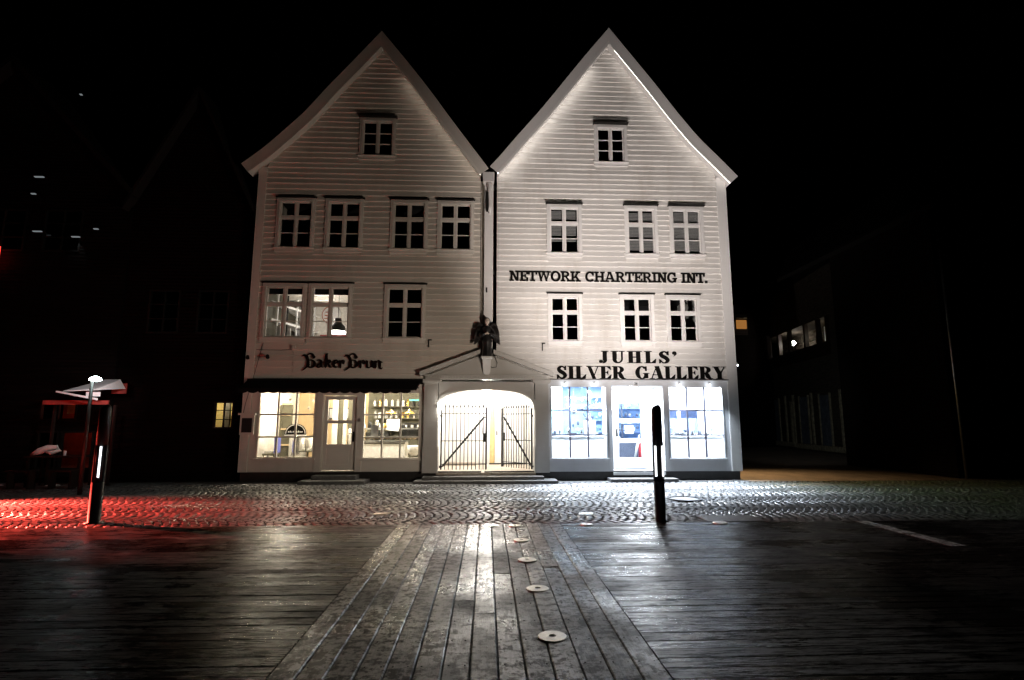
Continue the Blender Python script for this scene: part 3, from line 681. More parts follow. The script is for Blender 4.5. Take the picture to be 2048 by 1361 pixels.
def sign(lab, text, font, x0, x1, z0, z1, gap, yf=FY-.080, wsp=None):
    cells = []; x = 0
    for ch in text:
        if ch == ' ': x += wsp or .45; continue
        wd, po = font(ch); cells.append((x, po)); x += wd + gap
    tot = x - gap; s = (x1-x0)/tot
    t = thing('shop_sign', lab, 'sign', None, ((x0+x1)/2, FY, z0))
    for xx, po in cells: letter_mesh(po, s, z1-z0, x0+xx*s, z0, yf, .03, .010 if font is roman else .005).build('letter', 'black', t)
    return t
sign('black slab serif lettering in one long line between the upper window rows', 'NETWORK CHARTERING INT.', slab, .66, 6.66, 5.81, 6.12, .03)
sign('upper short line of black serif lettering over the silver shop', "JUHLS'", roman, 3.30, 5.62, 3.365, 3.72, .22)
sign('lower long line of black serif lettering just above the silver shop windows', 'SILVER GALLERY', roman, 2.04, 7.06, 2.90, 3.27, .07, FY-.080, .75)
# blackletter bakery sign, drawn as pen strokes (units: x from 90 to 1940, baseline 450, y downwards)
Bg = [[(90,196,6),(155,168,52),(212,215,72),(244,300,70),(236,395,62),(185,465,34),(112,520,5)], [(222,168,18),(268,138,34),(322,140,52),(352,180,66),(372,215,66),(335,240,12)], [(335,196,10),(380,205,40),(410,205,4)],
      [(268,288,14),(335,282,40),(388,330,58),(380,405,66),(315,448,40),(262,425,52),(270,385,28),(290,372,8)]]
ag = [[(440,298,8),(490,276,32),(535,300,60),(545,385,62),(565,430,40),(605,440,6)], [(530,346,18),(468,388,52),(458,428,54),(505,438,30),(545,418,10)]]
kg = [[(690,122,4),(655,170,70),(650,300,70),(648,410,70),(640,460,8)], [(680,312,14),(728,278,40),(748,310,44),(720,348,24),(690,356,12)], [(688,352,20),(722,390,56),(745,430,56),(795,440,5)]]
eg = [[(905,272,10),(850,292,40),(825,350,64),(835,410,66),(875,440,42),(922,420,6)], [(880,275,22),(915,308,48),(885,345,24),(835,372,14)]]
rg = [[(935,300,8),(968,300,58),(975,360,62),(978,430,62),(988,465,6)], [(998,310,16),(1040,280,34),(1066,310,44),(1058,350,26),(1030,362,5)]]
ug = [[(1555,300,8),(1585,300,58),(1590,360,62),(1592,420,62),(1630,448,34),(1690,420,14)], [(1680,300,10),(1702,300,58),(1706,370,62),(1712,425,58),(1756,440,5)]]
ng = [[(1752,305,8),(1785,305,58),(1788,370,62),(1785,430,58),(1780,468,6)], [(1800,315,14),(1850,285,36),(1900,312,46),(1945,322,6)], [(1885,318,40),(1890,370,58),(1888,430,56),(1912,470,34),(1950,436,5)]]
bs = thing('shop_sign', 'dark brown blackletter lettering above the awning of the bakery', 'sign', None, (-4.2, FY, 3.2))
M['letbrown'] = dull(plain('dark_brown_letter_paint', (.010, .005, .004), .7))
def bl(gl, dx=0):
    po = []
    for st_ in gl: po += strk([((x+dx-90)*.001243, (450-y)*.001243, w_*.00108) for x, y, w_ in st_])
    letter_mesh(po, 1, 1.02, -5.31, 3.19, FY-.082, .034).build('letter', 'letbrown', bs)
bl(Bg); bl(ag); bl(kg); bl(eg); bl(rg); bl(Bg, 968); bl(rg, 462); bl(ug); bl(ng)
# digits on the number plate
d2 = strk([(0,.75,.16),(.2,.97,.16),(.45,.85,.2),(.4,.55,.18),(.05,.1,.16)])+rc(0,0,.55,.17); d8 = arcp(.28,.74,.25,.26,.15,.13,0,360,14)+arcp(.28,.27,.29,.29,.16,.13,0,360,14)
letter_mesh([[(a, b) for a, b in p] for p in d2] + [[(a+.75, b) for a, b in p] for p in d8], .062, .085, 4.304, 2.705, FY-.139, .002).build('number', 'black', pl)

# ================================================================== GATE PORTAL
PO = thing('gate_portal', 'white arched gateway with shallow pediment between the two houses', 'gateway', None, (0, FY, 0))
PY = FY-.12
M['portal'] = paint('grey_white_portal_paint', (.56, .545, .51), .4)
def arch_pts(n=20):
    pts = []
    for k in range(n+1):
        t = math.pi*(1-k/n); c, s_ = math.cos(t), math.sin(t)
        pts.append((1.37*math.copysign(abs(c)**.78, c), 2.0+.58*abs(s_)**.72 if s_ > 1e-6 else 2.0))
    return pts
ap = arch_pts(); mbp = MB()
for (xa, za), (xb, zb) in zip(ap[:-1], ap[1:]): mbp.hexa([(xa, PY, za), (xb, PY, zb), (xb, FY+.3, zb), (xa, FY+.3, za), (xa, PY, 2.80), (xb, PY, 2.80), (xb, FY+.3, 2.80), (xa, FY+.3, 2.80)])
mbp.build('arch_panel', 'portal', PO)
mo = MB()
for (xa, za), (xb, zb) in zip(ap[:-1], ap[1:]): mo.hexa([(xa, PY-.02, za-.012), (xb, PY-.02, zb-.012), (xb, PY-.001, zb-.012), (xa, PY-.001, za-.012), (xa*1.04, PY-.02, za+.05), (xb*1.04, PY-.02, zb+.05), (xb*1.04, PY-.001, zb+.05), (xa*1.04, PY-.001, za+.05)])
mo.build('arch_moulding', 'portal', PO)
for s in (-1, 1):
    xa, xb = sorted((s*1.372, s*1.80)); pm = MB()
    pm.box(xa, xb, PY-.03, FY+.3, .235, .95); pm.box(xa+.02, xb-.02, PY-.015, FY+.3, .95, 2.76)
    pm.box(xa-.03, xb+.03, PY-.06, FY+.05, 2.76, 2.80); pm.box(xa-.05, xb+.05, PY-.08, FY+.05, 2.80, 2.86)
    p = pm.build('pilaster', 'portal', PO)
    MB().box(xa+.09, xb-.09, PY-.024, PY-.016, 2.15, 2.66).build('pilaster_panel', 'portal', p)
en = MB(); en.box(-1.76, 1.76, PY-.02, FY+.05, 2.862, 2.96); en.box(-1.80, 1.80, PY-.06, FY+.05, 2.96, 3.0)
en.build('entablature', 'portal', PO)
for k in range(44):
    x = -1.68 + k*(3.36/43); bx('dentil', 'portal', PO, x-.022, x+.022, PY-.05, PY-.0201, 2.905, 2.95)
pe = MB(); pe.prism([(-1.62, 3.003), (1.62, 3.003), (0, 3.62)], PY-.01, FY+.02); pe.build('tympanum', 'portal', PO)
for s in (-1, 1):
    def rake(d0, d1, y0, m='portal', nm='raking_cornice'):
        A = (s*1.92, 3.0); B = (s*.19, 3.65); n_ = (-.35*s*0, 0)
        pts = [(A[0], A[1]+d0), (B[0], B[1]+d0), (B[0], B[1]+d1), (A[0], A[1]+d1)]
        if s > 0: pts = pts[::-1]
        return MB().prism(pts, y0, FY-.002).build(nm, m, PO)
    rake(.004, .05, PY-.11); rake(.052, .075, PY-.14); rake(-.05, .003, PY-.10, nm='bed_moulding')
    for k in range(22):
        t = (k+1.5)/24; x = s*1.80*(1-t); z = 3.0+.69*t-.085+.0
        if abs(x) > .22 and z > 3.01: MB().hexa([(x-.02, PY-.06, z-.0), (x+.02, PY-.06, z-.0), (x+.02, PY-.012, z), (x-.02, PY-.012, z), (x-.02, PY-.06, z+.035), (x+.02, PY-.06, z+.035), (x+.02, PY-.012, z+.035), (x-.02, PY-.012, z+.035)]).build('dentil', 'portal', PO)
# console carrying the statue
cn = MB(); cn.ring([[(-h, PY-.02-d, z), (h, PY-.02-d, z), (h, PY+.05, z), (-h, PY+.05, z)] for h, d, z in ((.05, .02, 2.98), (.10, .06, 3.08), (.115, .14, 3.30), (.12, .24, 3.42), (.155, .32, 3.46), (.155, .32, 3.50))])
cn.build('console', 'trim', PO)
bx('keystone', 'portal', PO, -.10, .10, PY-.045, PY-.021, 2.72, 2.85)
# ---------------- statue of an angel
SY = PY-.20
AN = thing('angel_statue', 'dark robed angel statue with pale face and folded wings on the gate pediment', 'statue', None, (0, PY-.20, 3.505))
ay, az = PY-.20, 3.505
M['robe'] = plain('black_statue_paint', (.012, .011, .011), .4); M['skinst'] = plain('pale_painted_wood', (.55, .47, .40), .5); M['wing'] = plain('black_brown_wing_paint', (.015, .012, .011), .45)
prof = [(.005,.20,.11,0),(.02,.165,.115,0),(.10,.145,.10,0),(.25,.135,.095,0),(.40,.14,.10,-.005),(.46,.165,.11,-.005),(.50,.15,.10,-.005),(.60,.125,.09,0),(.70,.13,.09,0),(.78,.16,.095,0),(.84,.155,.085,0),(.875,.09,.065,0),(.895,.045,.045,0),(.935,.04,.042,-.005)]
rings = []
for z, rx, ry, oy in prof:
    r_ = []
    for k in range(24):
        t = 2*math.pi*k/24; fold = 1+(.07*math.cos(t*8)+.04*math.cos(t*5+1))*(1 if z < .5 else .2)
        r_.append((rx*fold*math.cos(t)*.92, ay+oy+ry*fold*math.sin(t), az+z))
    rings.append(r_)
for z, rx, ry, oy in [(.945,.045,.055,-.006),(.965,.06,.07,-.01),(1.0,.068,.078,-.01),(1.04,.07,.08,-.006),(1.08,.066,.075,0),(1.11,.045,.05,0),(1.122,.015,.02,0)]:
    rings.append([(rx*math.cos(2*math.pi*k/24), ay+oy+ry*math.sin(2*math.pi*k/24), az+z) for k in range(24)])
body = MB().ring(rings).build('figure', 'robe', AN, True)
body.data.materials.append(M['skinst'])
for p in body.data.polygons:
    if p.center[2] > az+.90 and p.center[1] < ay+.02: p.material_index = 1
fc = MB(); fc.sphere((0, ay-.086, az+1.01), .014, 8, 6, (.8, 1.1, 1.6)); fc.build('nose', 'skinst', body, True)
fd = MB()
for s in (-1, 1): fd.sphere((s*.026, ay-.080, az+1.037), .009, 8, 5, (1.4, .6, .7))
fd.sphere((0, ay-.082, az+.975), .012, 8, 5, (1.5, .5, .4)); fd.build('face_features', 'robe', body, True)
hr = MB(); hr.ring([[(rx*math.cos(2*math.pi*k/16), ay+.022+ry*math.sin(2*math.pi*k/16), az+z) for k in range(16)] for z, rx, ry in ((.90, .06, .05), (.96, .082, .066), (1.04, .088, .080), (1.10, .074, .076), (1.135, .04, .045), (1.145, .01, .01))]); hr.build('hair', 'wing', body, True)
for s in (-1, 1):
    arm = MB(); arm.tube([(s*.13, ay, az+.80), (s*.185, ay-.02, az+.68), (s*.19, ay-.06, az+.575)], [.05, .052, .06], 10); arm.tube([(s*.19, ay-.05, az+.58), (s*.12, ay-.13, az+.61), (s*.06, ay-.155, az+.635)], [.062, .05, .034], 10)
    arm.build('sleeve', 'robe', body, True)
    hd = MB(); hd.tube([(s*.075, ay-.152, az+.628), (s*.04, ay-.165, az+.64), (s*.012, ay-.17, az+.648)], [.02, .026, .02], 8)
    for f_ in range(4): hd.tube([(s*.02, ay-.178, az+.632+f_*.012), (-s*.012, ay-.19, az+.64+f_*.012), (-s*.035, ay-.182, az+.642+f_*.011)], [.007, .0065, .005], 6)
    hd.tube([(s*.035, ay-.165, az+.665), (s*.012, ay-.175, az+.685), (-s*.006, ay-.178, az+.69)], [.008, .007, .005], 6); hd.build('hand', 'skinst', body, True)
    # wing: long feathers hanging from a raised shoulder
    wg = MB(); wy = ay+.09
    out = [(.06,.80),(.10,.92),(.17,.985),(.25,.975),(.305,.90),(.325,.76),(.335,.60),(.36,.46),(.385,.36),(.33,.375),(.27,.43),(.215,.52),(.16,.62)]
    q = [(s*x, az+z) for x, z in out]; q = q if s < 0 else q[::-1]
    ar = sum(q[i][0]*q[(i+1) % len(q)][1]-q[(i+1) % len(q)][0]*q[i][1] for i in range(len(q)))
    wg.prism(q if ar > 0 else q[::-1], wy-.02, wy+.02); wo_ = wg.build('wing', 'wing', AN)
    for k in range(7):
        t = k/6; x0_ = .17+.13*t; x1_ = .20+.17*t
        MB().tube([(s*x0_, wy-.025, az+.93-.07*t), (s*(x0_+.035), wy-.035, az+.72-.02*t), (s*x1_, wy-.024, az+.45-.06*t)], [.012, .019, .008], 6).build('feather', 'wing', wo_, True)
MB().box(-.15, .15, ay-.12, ay+.14, az-.004, az+.02).build('base_plate', 'robe', AN)
tag(MB().tube([(.15, PY-.02, 3.56), (.24, PY-.03, 3.50), (.30, PY-.03, 3.34), (.27, PY-.03, 3.22), (.14, PY-.03, 3.20), (.12, PY-.03, 3.24)], .009, 6).build('cable', 'hood', None, True), 'looped dark cable beside the statue console on the pediment', 'cable')

# ================================================================== PASSAGE BEHIND THE GATE
PA = thing('covered_passage', 'brightly lit white covered passage behind the iron gates', 'passage', None, (0, FY+2, .2))
M['passw'] = paint('bright_passage_paint', (.84, .82, .78), .06); M['passf'] = plain('pale_passage_planks', (.42, .36, .30), .5, 0, .25, 9); M['ochre'] = plain('ochre_painted_jamb', (.55, .38, .17), .55)
bx('wall', 'passw', PA, -1.60, -1.42, FY+.302, FY+3.2, .2, 2.95); bx('wall', 'passw', PA, 1.42, 1.60, FY+.302, FY+3.2, .2, 2.95)
bx('ceiling', 'passw', PA, -1.42, 1.42, FY+.302, FY+3.2, 2.82, 2.94); bx('end_wall', 'passw', PA, -1.42, 1.42, FY+3.201, FY+3.3, .2, 2.94)
for k in range(9):
    x = -1.41 + k*.3133; bx('floor_plank', 'passf', PA, x, x+.308, FY-.10, FY+3.2, .17, .232+random.uniform(-.002, .002))
dd = bx('door', 'passw', PA, .30, 1.30, FY+3.15, FY+3.2, .27, 2.5); bx('handle', 'hood', dd, .34, .38, FY+3.12, FY+3.149, 1.2, 1.35); bx('threshold', 'hood', PA, .10, 1.35, FY+3.02, FY+3.2, .233, .27)
bx('jamb', 'ochre', PA, .12, .28, FY+3.12, FY+3.2, .271, 2.78)
d2_ = bx('door', 'passw', PA, -1.05, -.02, FY+3.16, FY+3.2, .27, 2.5); bx('handle', 'steel', d2_, -.16, -.12, FY+3.13, FY+3.159, 1.25, 1.5)
bx('step', 'passf', PA, -1.35, -.35, FY+2.5, FY+2.9, .233, .34)
wl = thing('wall_lamp', 'round white globe lamp on the left side of the gate arch', 'lamp', None, (-1.33, FY+.2, 2.1))
M['globe'] = emit('lamp_globe_glow', (1, .96, .88), 60)
MB().sphere((-1.31, FY-.14, 2.09), .085, 16, 10).build('globe', 'globe', wl, True); bx('base', 'trim', wl, -1.40, -1.36, FY-.19, FY-.09, 2.05, 2.13)
lamp('POINT', 'globe_light', (-1.22, FY-.20, 2.09), 10, (1, .94, .85), wl, shadow_soft_size=.05)
cl_ = thing('assumed_ceiling_lamp', 'assumed ceiling lamp, unseen inside the gate passage', 'lamp', None, (0, FY+1.6, 2.75))  # lamp hidden above the arch, assumed as the source of the passage light
M['ceilglow'] = emit('assumed_passage_glow', (1, .96, .90), 25)
MB().lathe((0, FY+1.6, 2.74), [(.16, .07), (.17, .0), (.10, -.05), (.02, -.06)], 16).build('diffuser', 'ceilglow', cl_, True)
lamp('POINT', 'passage_light', (0, FY+1.6, 2.55), 420, (1, .95, .87), cl_, shadow_soft_size=.15)
# ---------------- iron gates
def gate(lab, name='iron_gate'):
    t = thing(name, lab, 'gate', 'pair of wrought iron gate leaves'); h0, h1 = .05, 1.72; W = 1.30
    MB().box(-.022, .022, -.02, .02, .02, 1.78).build('stile', 'iron', t); MB().box(W-.03, W+.02, -.025, .025, .02, 1.80).build('stile', 'iron', t)
    for z in (.16, .82, 1.60): MB().box(.022, W-.03, -.006, .006, z, z+.022).build('rail', 'iron', t)
    n_ = 11
    for k in range(n_):
        x = .11 + k*(W-.2)/(n_-1)
        b = MB().tube([(x, 0, .02), (x, 0, 1.78)], .0135, 6).build('bar', 'iron', t)
        MB().lathe((x, 0, 1.78), [(.008, 0), (.028, .025), (.024, .05), (.003, .11)], 8).build('spear_point', 'iron', b)
    MB().hexa([(.0, -.03, .10), (.07, -.03, .10), (.07, -.012, .10), (.0, -.012, .10), (W-.10, -.03, 1.52), (W-.02, -.03, 1.52), (W-.02, -.012, 1.52), (W-.10, -.012, 1.52)]).build('brace', 'iron', t)
    MB().box(W-.10, W-.031, -.04, .04, .80, 1.05).build('lock', 'iron', t)
    for z in (.10, 1.55): MB().tube([(-.05, 0, z), (.03, 0, z)], .03, 8).build('hinge', 'iron', t)
    return t
g1 = gate('closed left leaf of the black spear-topped iron gate'); g1.location = (-1.30, FY+.20, .28)
g2 = gate('open right leaf of the black iron gate, swung inwards'); g2.location = (1.32, FY+.22, .28); g2.rotation_euler = (0, 0, rad(180-50))

# ================================================================== STEPS
def step(lab, boxes):
    t = thing('stone_step', lab, 'step', 'steps along the house fronts', ((boxes[0][0]+boxes[0][1])/2, 15.6, 0))
    for b in boxes: bx('tread', 'slab', t, *b)
step('broad dark stone steps in front of the arched gate', [(-1.95, 1.95, 15.22, 15.98, -.003, .075), (-1.75, 1.60, 15.50, 15.98, .077, .16)])
step('low dark steps in front of the bakery door', [(-5.0, -3.25, 15.22, 15.98, -.003, .09), (-4.75, -3.55, 15.55, 15.98, .092, .20)])
step('low threshold step in front of the silver shop door', [(3.45, 5.35, 15.45, 15.98, -.003, .085)])

# ================================================================== BAKERY INTERIOR
M['bakew'] = plain('tan_bakery_wall', (.56, .42, .25), .7, 0, .12, 2); M['bakewh'] = plain('white_bakery_wall', (.82, .79, .72), .6); M['bakef'] = plain('bakery_floor_tile', (.25, .22, .19), .4)
M['olive'] = plain('dark_olive_wall', (.075, .07, .045), .6, 0, .3, 3); M['brass'] = plain('polished_brass', (.75, .5, .16), .22, .95); M['paper'] = plain('white_paper', (.80, .80, .78), .7, 0, .06); M['greyp'] = plain('grey_print', (.42, .42, .42), .7, 0, .3, 90)
M['chrome'] = plain('chrome_casing', (.7, .7, .7), .2, .95); M['redwood'] = plain('red_cabinet', (.25, .03, .03), .5); M['bluep'] = plain('blue_strip', (.10, .12, .42), .6); M['greenp'] = plain('green_strip', (.05, .45, .28), .6)
bx('shop_floor', 'bakef', HL, -6.76, -1.62, FY+.105, FY+4.3, .20, .268); bx('shop_ceiling', 'bakewh', HL, -6.76, -1.62, FY+.105, FY+4.3, 2.94, 3.01)
bx('shop_back_wall', 'bakew', HL, -6.76, -4.05, FY+4.0, FY+4.1, .27, 2.94); bx('shop_back_wall', 'olive', HL, -4.05, -1.62, FY+3.2, FY+3.3, .27, 2.94)
bx('shop_side_wall', 'bakewh', HL, -6.76, -6.66, FY+.11, FY+4.0, .27, 2.94); bx('shop_side_wall', 'bakewh', HL, -1.66, -1.605, FY+.11, FY+3.2, .27, 2.94)
bx('column', 'bakewh', HL, -4.98, -4.84, FY+2.4, FY+2.54, .27, 2.94); bx('partition', 'bakewh', HL, -4.78, -4.62, FY+1.5, FY+1.6, .27, 2.94); bx('partition', 'olive', HL, -4.60, -4.46, FY+1.52, FY+1.62, .27, 2.94); bx('partition', 'bakewh', HL, -4.45, -4.36, FY+1.5, FY+1.6, .27, 2.94); bx('partition', 'olive', HL, -4.35, -3.98, FY+1.7, FY+1.8, .27, 2.94)
t = thing('glazed_door', 'olive framed glazed door at the back left of the bakery', 'door', None, (-7, FY+2.2, .3))
for a in (-6.64, -6.30): bx('stile', 'olive', t, a, a+.05, FY+2.2, FY+2.24, .3, 2.2)
for z in (.3, .9, 1.4, 1.85, 2.2): bx('rail', 'bakew', t, -6.60, -6.30, FY+2.2, FY+2.235, z, z+.05)
MB().box(-6.59, -6.30, FY+2.245, FY+2.25, .35, 2.2).build('pane', 'olive', t)
for k, (x, y) in enumerate(((-5.9, 1.2), (-4.75, 2.8), (-4.2, .9), (-2.6, 1.4))):
    lab = ('ceiling spot at the left of the bakery', 'ceiling spot at the back of the bakery by the column', 'ceiling spot behind the bakery door', 'ceiling spot over the bakery counter')[k]
    t = thing('ceiling_spot', lab, 'lamp', 'ceiling spots in the bakery', (x, FY+y, 2.9))
    M.setdefault('bakeglow', emit('bakery_lamp_glow', (1, .88, .68), 18))
    MB().lathe((x, FY+y, 2.9), [(.09, .035), (.09, 0), (.02, -.01)], 14).build('diffuser', 'bakeglow', t)
    lamp('POINT', 'bakery_light', (x, FY+y, 2.72), (210, 130, 150, 130)[k], (1, .86, .64), t, shadow_soft_size=.09)
lamp('AREA', 'counter_fill_light', (-2.8, FY+.30, 2.88), 170, (1, .93, .8), t, shape='RECTANGLE', size=1.4, size_y=.12)  # extra lamp without a fixture, added to brighten the counter front
# half-round sign on a steel drum behind the left window
t = thing('coffee_drum', 'steel drum with half-round black sign behind the left bakery window', 'drum', None, (-5.82, FY+1.5, .3))
MB().lathe((-5.80, FY+1.55, .27), [(.26, 0), (.27, .05), (.27, .93), (.25, .97)], 24).build('drum', 'chrome', t, True)
hp = [(-6.12, 1.27)] + [(-5.80+.32*math.cos(math.pi*(1-k/16)), 1.30+.30*math.sin(math.pi*k/16)) for k in range(17)] + [(-5.48, 1.27)]
sg = MB().prism(hp[::-1], FY+1.24, FY+1.27).build('half_round_sign', 'black', t)
rp = MB()
for k in range(16):
    a0, a1 = math.pi*k/16, math.pi*(k+1)/16
    rp.prism([(-5.80-.30*math.cos(a0), 1.30+.28*math.sin(a0)), (-5.80-.30*math.cos(a1), 1.30+.28*math.sin(a1)), (-5.80-.28*math.cos(a1), 1.30+.26*math.sin(a1)), (-5.80-.28*math.cos(a0), 1.30+.26*math.sin(a0))][::-1], FY+1.234, FY+1.239)
for k in range(9): rp.box(-6.02+k*.05, -5.99+k*.05, FY+1.234, FY+1.239, 1.335, 1.375+.015*math.sin(k*2.3))
rp.build('sign_print', 'paper', sg)
bx('edge', 'paper', t, -6.12, -5.48, FY+1.22, FY+1.27, 1.235, 1.268)
t = thing('cafe_chair', 'dark chair with white jacket at the far left of the bakery window', 'chair', None, (-6.4, FY+1.0, .27))
bx('seat', 'olive', t, -6.55, -6.20, FY+.7, FY+1.1, .68, .73); bx('backrest', 'bluep', t, -6.22, -6.16, FY+.72, FY+1.08, .75, 1.22)
for a, b in ((-6.53, .72), (-6.53, 1.06), (-6.23, .72), (-6.23, 1.06)): bx('leg', 'iron', t, a, a+.03, FY+b, FY+b+.03, .27, .68)
bx('jacket', 'paper', t, -6.50, -6.25, FY+.75, FY+1.0, .735, .80)
tag(MB().lathe((-5.32, FY+1.1, .78), [(.10, .42), (.13, .40), (.07, .05), (.045, 0)], 16).build('paper_cone_lamp', 'bakewh', None, True), 'white cone shaped lamp shade left of the steel drum', 'lamp shade')
t = thing('flower_stand', 'pale branches in a dark pot at the right of the left bakery window', 'plant', None, (-4.95, FY+.6, .3))
MB().lathe((-4.95, FY+.7, .27), [(.10, 0), (.12, .3), (.10, .32)], 14).build('pot', 'olive', t)
for k in range(9): 
    a = k*.7; MB().tube([(-4.95, FY+.7, .58), (-4.95+.08*math.cos(a), FY+.7+.05*math.sin(a), .85), (-4.95+.16*math.cos(a)+.06, FY+.7+.1*math.sin(a), 1.0+.06*(k % 4))], [.008, .007, .01], 5).build('branch', 'bakew' if k % 2 else 'bakewh', t)
# window dressing: bright star shapes hanging in the left window
for k, (x, z) in enumerate(((-5.55, 2.2), (-5.2, 2.05), (-5.0, 1.85), (-5.75, 2.3), (-5.1, 2.28))):
    t = thing('hanging_star', ('upper left paper star in the left bakery window', 'middle paper star in the left bakery window', 'lowest paper star in the left bakery window', 'topmost left paper star in the left bakery window', 'topmost right paper star in the left bakery window')[k], 'star', 'paper stars in the bakery window', (x, FY+.5, z))
    for j in range(4):
        a = j*math.pi/4+k*.3; MB().tube([(x-.07*math.cos(a), FY+.5, z-.07*math.sin(a)), (x, FY+.49, z), (x+.07*math.cos(a), FY+.5, z+.07*math.sin(a))], [.002, .012, .002], 5).build('ray', 'paper', t)
    MB().tube([(x, FY+.5, z), (x, FY+.5, 2.9)], .002, 4).build('thread', 'bakewh', t)
# counter with glass case behind the right window
t = thing('shop_counter', 'white bakery counter with steel shelf behind the right window', 'counter', None, (-3.0, FY+1.3, .27))
bx('front', 'bakewh', t, -3.80, -2.42, FY+.75, FY+.82, .27, 1.00); bx('kick_rail', 'olive', t, -3.80, -2.42, FY+.742, FY+.749, 1.015, 1.035); bx('body', 'bakewh', t, -3.80, -2.42, FY+.82, FY+1.5, .27, 1.06)
bx('worktop', 'steel', t, -3.84, -2.38, FY+.72, FY+1.5, 1.062, 1.10)
bx('glass_front', 'glass', t, -3.80, -2.10, FY+.75, FY+.756, 1.12, 1.42); bx('shelf', 'steel', t, -3.80, -2.10, FY+.76, FY+1.3, 1.43, 1.47)
for k in range(12): tag(MB().sphere((-3.7+k*.135, FY+1.0+.12*(k % 3), 1.165), .06, 10, 6, (1.2, .8, .8)).build('bread_roll', 'brass' if k % 4 == 0 else 'bakew', None, True), ('first', 'second', 'third', 'fourth', 'fifth', 'sixth', 'seventh', 'eighth', 'ninth', 'tenth', 'eleventh', 'twelfth')[k]+' bread roll from the left in the bakery counter case', 'bread roll', 'bread rolls in the counter case')
for k, x in enumerate((-2.92, -2.36)):
    t = thing('pendant_lamp', ('left brass pendant lamp over the bakery counter', 'right brass pendant lamp over the bakery counter')[k], 'lamp', 'brass pendant lamps', (x, FY+1.1, 2.0))
    MB().lathe((x, FY+1.1, 1.90), [(.17, 0), (.14, .05), (.05, .09), (.02, .14)], 18).build('shade', 'brass', t, True); MB().tube([(x, FY+1.1, 2.03), (x, FY+1.1, 2.94)], .006, 5).build('cord', 'iron', t)
    lamp('POINT', 'pendant_light', (x, FY+1.1, 1.86), 7, (1, .8, .5), t, shadow_soft_size=.03)
t = tag(bx('price_board', 'greyp', None, -3.30, -3.09, FY+.12, FY+.126, 1.24, 1.56), 'grey printed notice on the right bakery window', 'notice'); 
t = tag(MB().hexa([(-2.95, FY+.7, 1.42), (-2.62, FY+.7, 1.38), (-2.62, FY+.73, 1.38), (-2.95, FY+.73, 1.42), (-2.98, FY+.8, 1.74), (-2.55, FY+.8, 1.72), (-2.55, FY+.83, 1.72), (-2.98, FY+.83, 1.74)]).build('menu_sheet', 'paper', None), 'tilted white menu sheets on top of the bakery counter', 'menu')
t = thing('coffee_machine', 'dark coffee machine on the counter behind the right bakery window', 'machine', None, (-2.3, FY+1.6, 1.1))
bx('body', 'iron', t, -2.62, -1.95, FY+1.55, FY+1.9, 1.1, 1.62)
for k in range(3): bx('cup', 'paper', t, -2.56+k*.2, -2.48+k*.2, FY+1.50, FY+1.549, 1.48, 1.56)
t = thing('wash_basin', 'white round basin on a dark stand right of the bakery counter', 'basin', None, (-2.1, FY+.6, .3))
MB().lathe((-2.13, FY+.6, .95), [(.08, -.28), (.17, -.20), (.19, 0), (.17, .02)], 20).build('bowl', 'bakewh', t, True); MB().lathe((-2.13, FY+.6, .27), [(.16, 0), (.17, .22), (.10, .26)], 20).build('foot', 'greyp', t, True)
t = thing('back_shelf', 'dark shelf of jars and bottles on the olive wall of the bakery', 'shelf', None, (-2.9, FY+3.1, 1.6))
for z in (1.35, 1.75, 2.15): bx('board', 'olive', t, -3.9, -1.75, FY+2.95, FY+3.19, z, z+.03)
for z in (1.38, 1.78, 2.18):
    for k in range(11): MB().lathe((-3.8+k*.19+random.uniform(-.03, .03), FY+3.06, z), [(.05, 0), (.05, .16), (.02, .2+random.random()*.05)], 8).build('jar', random.choice(('chrome', 'brass', 'greyp', 'paper', 'iron')), t)
for k in range(7):
    x = -3.70+k*.2; mb_ = MB().lathe((x, FY+.95, 1.472), [(.06, 0), (.07, .02), (.055, .10+.05*(k % 3)), (.02, .13+.06*(k % 3))], 12)
    tag(mb_.build('glass_jar', ('paper', 'iron', 'chrome', 'brass', 'paper', 'redwood', 'iron')[k], None, True), ('first', 'second', 'third', 'fourth', 'fifth', 'sixth', 'seventh')[k]+' jar from the left on top of the bakery counter case', 'jar', 'jars on the bakery counter case')
t = thing('wall_oven', 'black oven with white knobs on the back wall of the bakery', 'oven', None, (-3.2, FY+2.9, .3)); bx('body', 'iron', t, -3.95, -3.2, FY+2.5, FY+2.93, .27, 1.32); bx('door', 'chrome', t, -3.88, -3.30, FY+2.48, FY+2.499, .5, 1.0)
for k in range(4): bx('knob', 'paper', t, -3.85+k*.16, -3.80+k*.16, FY+2.47, FY+2.499, 1.14, 1.19)
t = thing('cafe_table', 'small round cafe table with cups behind the left bakery window', 'table', None, (-5.25, FY+.75, .3)); MB().lathe((-5.25, FY+.75, .27), [(.18, 0), (.03, .03), (.03, .50), (.24, .52), (.24, .545)], 20).build('table', 'olive', t, True)
for k in range(3): MB().lathe((-5.36+k*.1, FY+.70+.04*k, .816), [(.025, 0), (.035, .06), (.03, .06)], 10).build('cup', 'paper', t, True)
t = thing('framed_prints', 'row of dark framed prints on the tan wall of the bakery', 'picture', None, (-5.6, FY+3.9, 1.8))
for k in range(3): bx('frame', 'iron', t, -6.1+k*.5, -5.78+k*.5, FY+3.95, FY+3.998, 1.75, 2.15); bx('print', 'greyp', t, -6.06+k*.5, -5.82+k*.5, FY+3.94, FY+3.949, 1.79, 2.11)
tag(bx('shelf_light', 'greenp', None, -2.30, -1.80, FY+.6, FY+.63, 2.28, 2.31), 'thin green strip at the top right of the right bakery window', 'strip')
t = thing('cream_figure', 'white bread bin on the counter seen through the bakery door', 'bin', None, (-4.0, FY+1.0, 1.0))
